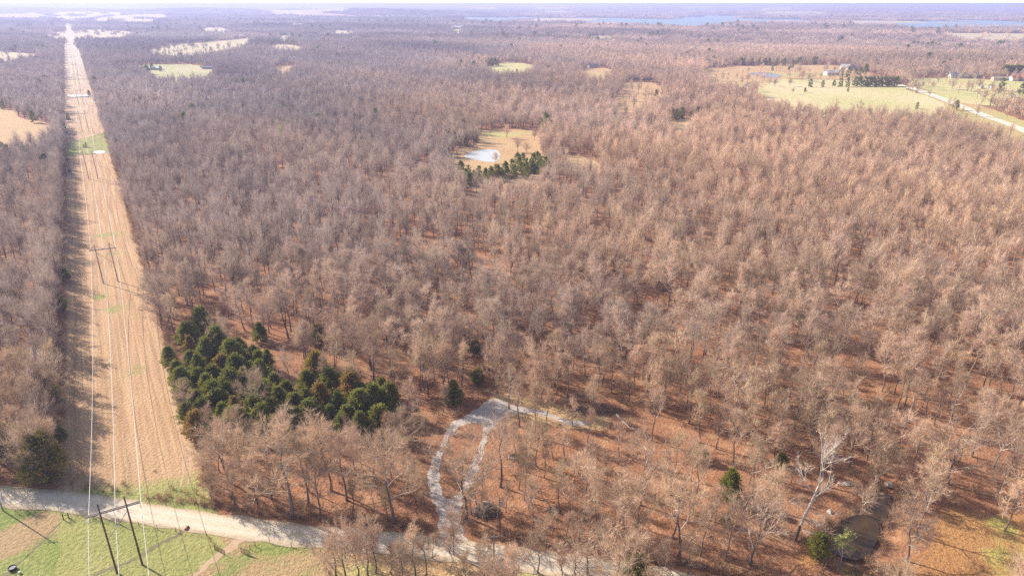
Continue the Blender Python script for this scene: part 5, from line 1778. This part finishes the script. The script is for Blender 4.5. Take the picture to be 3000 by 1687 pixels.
def rock(x, y, r, label):
    bm = bmesh.new()
    bmesh.ops.create_icosphere(bm, subdivisions=3, radius=1)
    rnd = random.Random(int(x * 10))
    ph = [rnd.uniform(0, 6) for _ in range(6)]
    for v in bm.verts:
        c = v.co
        k = 1 + .18 * math.sin(3 * c.x + ph[0]) * math.cos(2.5 * c.y + ph[1]) + .1 * math.sin(6 * c.z + ph[2]) + .07 * math.sin(9 * c.x + ph[3])
        v.co = Vector((c.x * 1.3, c.y, c.z * .62)) * k * r
    me = bpy.data.meshes.new("rock"); bm.to_mesh(me); bm.free(); me.materials.append(M_ROCK)
    tag(link("rock", me, None, (x, y, float(terrain(x, y)) + r * .2), rnd.uniform(0, 3)), label, "rock")


x, y = Z9(1242, 748); rock(x, y, 0.8, "grey boulder on the slope above the creek head, left of the paler one")
x, y = Z9(1560, 758); rock(x, y, 0.95, "pale tan boulder on the slope above the creek, right of the grey one")
x, y = Z9(1110, 960); rock(x, y, 0.6, "small grey rock at the left edge of the creek")


# ------------------------------------------------------------------ pasture fence, gates, tub
def gate(p, q, label):
    (ax, ay), (bx, by) = p, q
    L_ = math.hypot(bx - ax, by - ay)
    e = empty("pipe_gate", (ax, ay, 0.05), label, "gate", None, math.atan2(by - ay, bx - ax))
    f = MB()
    f.path([(0, 0, .12), (0, 0, 1.35)], [.05, .05], 6); f.path([(L_, 0, .12), (L_, 0, 1.35)], [.05, .05], 6)
    for z in (.15, 1.33):
        f.tube((0, 0, z), (L_, 0, z), .05, .05, 6)
    f.build("gate_frame", M_RUST, e)
    for k in range(1, 5):
        r_ = MB(); r_.tube((.05, 0, .15 + k * .236), (L_ - .05, 0, .15 + k * .236), .038, .038, 6); r_.build("rail", M_RUST, e)
    for k in (1, 2):
        r_ = MB(); r_.tube((L_ * k / 3, .045, .15), (L_ * k / 3, .045, 1.33), .03, .03, 6); r_.build("upright", M_RUST, e)


g1a, g1b = Z7(1625, 1245), Z7(1700, 1285)
gate(g1a, g1b, "brown pipe gate swung open left of the dirt track")
g2a, g2b = Z7(1822, 1268), Z7(1890, 1285)
gate(g2a, g2b, "brown pipe gate standing right of the dirt track")


def fence(pts, label):
    e = empty("wire_fence", (pts[0][0], pts[0][1], 0), label, "fence")
    w = MB(); P_ = resample(pts, 4.0)
    o = pts[0]
    for i, (x, y) in enumerate(P_):
        p = MB(); p.path([(x - o[0], y - o[1], -.2), (x - o[0], y - o[1], 1.35)], [.07, .055], 6); p.build("post", M_RUST, e)
        if i:
            a, b = P_[i - 1], (x, y)
            for z in (.35, .7, 1.0, 1.28):
                w.tube((a[0] - o[0], a[1] - o[1], z), (b[0] - o[0], b[1] - o[1], z), .012, .012, 4, False)
    w.build("wires", M_RUST, e)


fence([Z7(1560, 1140), Z7(1590, 1185), Z7(1622, 1243)], "short wire fence joining the open gate to the road bank")
fence([Z7(1888, 1240), Z7(1930, 1222), Z7(2035, 1192), Z7(2200, 1222), Z7(2420, 1262)], "wire fence on thin posts right of the second gate")
fence([Z7(1560, 1140), Z7(1330, 1112), Z7(1050, 1068), Z7(760, 1030), Z7(520, 1000)], "wire fence on thin posts along the pasture below the road")
fence([Z1(505, 1108), Z1(560, 1100), Z1(640, 1088), Z1(720, 1065), Z1(800, 1042)], "thin wire fence crossing the corridor at the green strip")


def corner(p, q, label):
    e = empty("fence_brace", (p[0], p[1], 0), label, "fence corner")
    dx, dy = q[0] - p[0], q[1] - p[1]
    for x, y in ((0, 0), (dx, dy)):
        b = MB(); b.path([(x, y, -.3), (x, y, 1.7)], [.11, .1], 8); b.build("post", M_POLE, e)
    b = MB(); b.tube((0, 0, 1.2), (dx, dy, 1.2), .06, .06, 6); b.build("rail", M_POLE, e)


corner(Z7(482, 1020), Z7(522, 1010), "wooden H shaped fence brace in the pasture near the left utility pole")
x, y = Z7(97, 1392)
e = empty("water_tub", (x, y, 0.05), "round black rubber water tub at the lower left of the pasture", "tub")
t_ = MB(); n = 20
ring = []
for r, z in ((0, .05), (.68, .05), (.75, .62), (.70, .62), (.63, .12), (0, .12)):
    ring.append((r, z))
for r, z in ring:
    for k in range(n):
        t_.v.append((r * math.cos(6.2832 * k / n), r * math.sin(6.2832 * k / n), z))
for i in range(len(ring) - 1):
    for k in range(n):
        t_.f.append((i * n + k, i * n + (k + 1) % n, (i + 1) * n + (k + 1) % n, (i + 1) * n + k))
t_.build("tub_shell", M_BLACK, e)
w_ = MB(); w_.tube((0, 0, .13), (0, 0, .46), .64, .69, 20); w_.build("water", M_PONDG, e)
x, y = Z7(150, 1422)
e = empty("salt_bucket", (x, y, 0.05), "small white bucket on the grass right of the black tub", "bucket")
b = MB(); b.tube((0, 0, 0), (0, 0, .45), .2, .25, 14); b.build("body", M_WHITE, e)
h_ = MB(); h_.path([(-.25, 0, .42), (-.15, 0, .6), (.15, 0, .6), (.25, 0, .42)], [.012] * 4, 5); h_.build("handle", M_STEEL, e)
x, y = Z7(1410, 1088)
e = empty("culvert_pipe", (x, y, 0.0), "dark culvert pipe end at the head of the ditch below the road", "culvert")
c_ = MB()
for x0, x1 in ((-.4, .6), ):
    for k in range(16):
        a = 6.2832 * k / 16
        for r in (.34, .29):
            c_.v += [(r * math.cos(a), x0, .15 + r * math.sin(a)), (r * math.cos(a), x1, .15 + r * math.sin(a))]
    for k in range(16):
        i, j = k * 4, ((k + 1) % 16) * 4
        c_.f += [(i, j, j + 1, i + 1), (i + 2, i + 3, j + 3, j + 2), (i, i + 2, j + 2, j)]
c_.build("pipe", M_RUST, e)
d_ = MB(); d_.tube((0, -.3, .15), (0, -.25, .15), .285, .285, 14); d_.build("mouth", M_DITCH, e)

# deer blind in the corridor
x, y = Z1(531, 1312)
e = empty("deer_blind", (x, y, 0.05), "dark box shaped deer blind at the left side of the corridor", "deer blind", None, 0.3)
b = MB(); b.box((0, 0, 2.0), (1.7, 1.7, 1.9)); b.build("box", M_DARKBOX, e)
r_ = MB(); r_.box((0, 0, 3.02), (2.0, 2.0, .12)); r_.build("roof", M_DARKBOX, e)
for s in (-1, 1):
    for q in (-1, 1):
        l = MB(); l.box((s * .75, q * .75, .52), (.1, .1, 1.04)); l.build("leg", M_POLE, e)
for s in (-1, 1):
    w_ = MB(); w_.box((0, s * .86, 2.35), (.9, .03, .35)); w_.build("window", M_GLASS, e)


# ------------------------------------------------------------------ houses and barns
def house(f, px, py, L, W, h, rh, rz, wall, roof, label, cat="house", z=0.0, chimney=False):
    x, y = f(px, py)
    if f is Z3:
        L, W = L * .85, W * .85
    e = empty("farm_house" if cat == "house" else "barn" if cat == "barn" else "trailer_home", (x, y, float(terrain(x, y)) + .2), label, cat, None, rz)
    b = MB(); b.box((0, 0, h / 2 - .2), (L, W, h + .4))
    k = len(b.v)
    for s in (-1, 1):
        b.v += [(s * L / 2, -W / 2, h), (s * L / 2, W / 2, h), (s * L / 2, 0, h + rh - .05)]
    b.f += [(k, k + 1, k + 2), (k + 5, k + 4, k + 3)]
    b.build("wall", wall, e)
    r = MB(); o = .45; t = .14
    for s in (-1, 1):
        y0, z0 = s * (W / 2 + o), h - rh * o / (W / 2) + .03
        y1, z1 = 0, h + rh + .03
        k = len(r.v)
        for X in (-L / 2 - o, L / 2 + o):
            r.v += [(X, y0, z0), (X, y1, z1), (X, y1, z1 + t), (X, y0, z0 + t)]
        r.f += [(k, k + 1, k + 2, k + 3), (k + 7, k + 6, k + 5, k + 4), (k, k + 4, k + 5, k + 1), (k + 3, k + 2, k + 6, k + 7), (k, k + 3, k + 7, k + 4)]
    rr = r.build("roof", roof, e)
    if chimney:
        c = MB(); c.box((L * .2, W * .12, h + rh), (.8, .8, 1.8)); c.build("chimney", M_DOOR, rr)
    if cat == "barn":
        d = MB(); d.box((0, -W / 2 - .04, h * .4), (4.0, .08, h * .8)); d.build("door", M_GREYROOF, e)
    else:
        d = MB(); d.box((L * .05, -W / 2 - .04, 1.05), (1.0, .08, 2.1)); d.build("door", M_DOOR, e)
    for s in (-.36, -.18, .22, .38):
        w = MB(); w.box((L * s, -W / 2 - .03, h * .56), (1.3, .06, 1.2)); w.build("window", M_GLASS, e)
    for s in (-1, 1):
        w = MB(); w.box((s * (L / 2 + .03), 0, h * .56), (.06, 1.3, 1.2)); w.build("window", M_GLASS, e)
    return e


house(Z3, 1130, 568, 30, 13, 4.0, 3.0, 0.15, M_WHITE, M_PALEROOF, "long pale roofed farm building between cedars on the far pasture", "barn")
house(Z3, 1222, 530, 16, 12, 5.0, 4.5, -0.3, M_WHITE, M_WHITE, "small white house uphill behind the pale roofed farm building", "house", chimney=True)
house(Z3, 1275, 535, 20, 12, 4.0, 3.5, 0.4, M_TANWALL, M_GREYROOF, "grey roofed house right of the small white one uphill")
house(Z3, 2050, 563, 24, 14, 4.0, 4.0, 0.0, M_TANWALL, M_GREYROOF, "grey roofed house behind the white one at the right pasture")
house(Z3, 2075, 590, 28, 11, 4.0, 3.0, -0.1, M_WHITE, M_BLUEROOF, "white house with slate blue roof facing the right pasture")
house(Z3, 2215, 590, 20, 11, 4.5, 3.5, 0.5, M_TANWALL, M_WHITE, "white roofed shed half hidden by bare trees right of the white house", "barn")
house(Z3, 2420, 608, 40, 8, 3.5, 1.8, 0.02, M_TANWALL, M_TANWALL, "long low tan building left of the red roofed barn", "barn")
house(Z3, 2530, 612, 26, 13, 4.5, 3.2, -0.1, M_WHITE, M_REDROOF, "white barn with red metal roof at the right edge", "barn")
house(Z3, 2252, 672, 10, 5, 3.2, 1.0, 1.2, M_WHITE, M_WHITE, "left white trailer among bare trees by the far road", "trailer")
house(Z3, 2325, 672, 12, 6, 3.4, 1.2, 0.6, M_WHITE, M_PALEROOF, "right white trailer among bare trees by the far road", "trailer")
house(Z3, 2490, 742, 7, 5, 3.0, 1.2, 0.8, M_WHITE, M_WHITE, "little white shed in the trees at the right edge below the trailers", "barn")
house(Z3, 488, 655, 9, 6, 3.2, 1.6, 0.9, M_WHITE, M_WHITE, "little white shed behind trees left of the hay meadow", "barn")
house(Z2, 2210, 602, 7, 6, 3.4, 1.8, 0.2, M_WHITE, M_WHITE, "small white shed left of the blue roofed house on the lane", "barn")
house(Z2, 2270, 605, 19, 9, 3.2, 2.4, 0.0, M_BLUEROOF, M_BLUEROOF, "dark blue roofed house on the lane above the tan field")
house(Z2, 2352, 600, 11, 8, 3.4, 2.4, -0.3, M_WHITE, M_PALEROOF, "pale grey shed right of the blue roofed house on the lane", "barn")
house(Z2, 1895, 515, 17, 10, 4.0, 3.0, 0.3, M_TANWALL, M_BLUEROOF, "bluish house hidden in trees right of the small green field")
house(Z1, 1168, 530, 22, 10, 3.4, 2.2, 0.0, M_WHITE, M_PALEROOF, "white roofed homestead between cedars left of the yellow field")
house(Z1, 1570, 523, 17, 8, 3.2, 2.0, 0.1, M_BLUEROOF, M_BLUEROOF, "dark low shed at the right end of the yellow field", "barn")
house(Z1, 848, 528, 12, 8, 3.2, 2.2, 0.4, M_WHITE, M_WHITE, "white house among pale trees right of the corridor")
house(Z2, 875, 222, 52, 26, 8, 5, 0.1, M_WHITE, M_PALEROOF, "large white building far off in the centre woods", "barn")
house(Z2, 1835, 128, 90, 40, 10, 5, 0.0, M_WHITE, M_WHITE, "white lakeside buildings at the far lake shore", "barn")
house(Z3, 430, 263, 40, 20, 6, 4, 0.0, M_TANWALL, M_TANWALL, "tan building far off in the woods below the lake", "barn")
house(Z3, 808, 232, 22, 18, 6, 4, 0.5, M_WHITE, M_WHITE, "tiny white house in the far right woods", "house")

# ------------------------------------------------------------------ the air
bm = bmesh.new()
bmesh.ops.create_cube(bm, size=1)
me = bpy.data.meshes.new("haze"); bm.to_mesh(me); bm.free()
hz = bpy.data.objects.new("haze", me); COL.objects.link(hz)
ztop, zbot = 108.5, -45.0
hz.scale = (96000, 96000, ztop - zbot); hz.location = (0, 0, (ztop + zbot) / 2)
hm = bpy.data.materials.new("haze_air"); hm.use_nodes = True
ht = hm.node_tree
for n in list(ht.nodes):
    ht.nodes.remove(n)
pv = ht.nodes.new("ShaderNodeVolumePrincipled")
pv.inputs["Color"].default_value = (0.56, 0.61, 1.0, 1)
pv.inputs["Density"].default_value = 0.00017
pv.inputs["Anisotropy"].default_value = 0.2
hout = ht.nodes.new("ShaderNodeOutputMaterial")
ht.links.new(pv.outputs[0], hout.inputs["Volume"])
me.materials.append(hm)
tag(hz, kind="stuff")
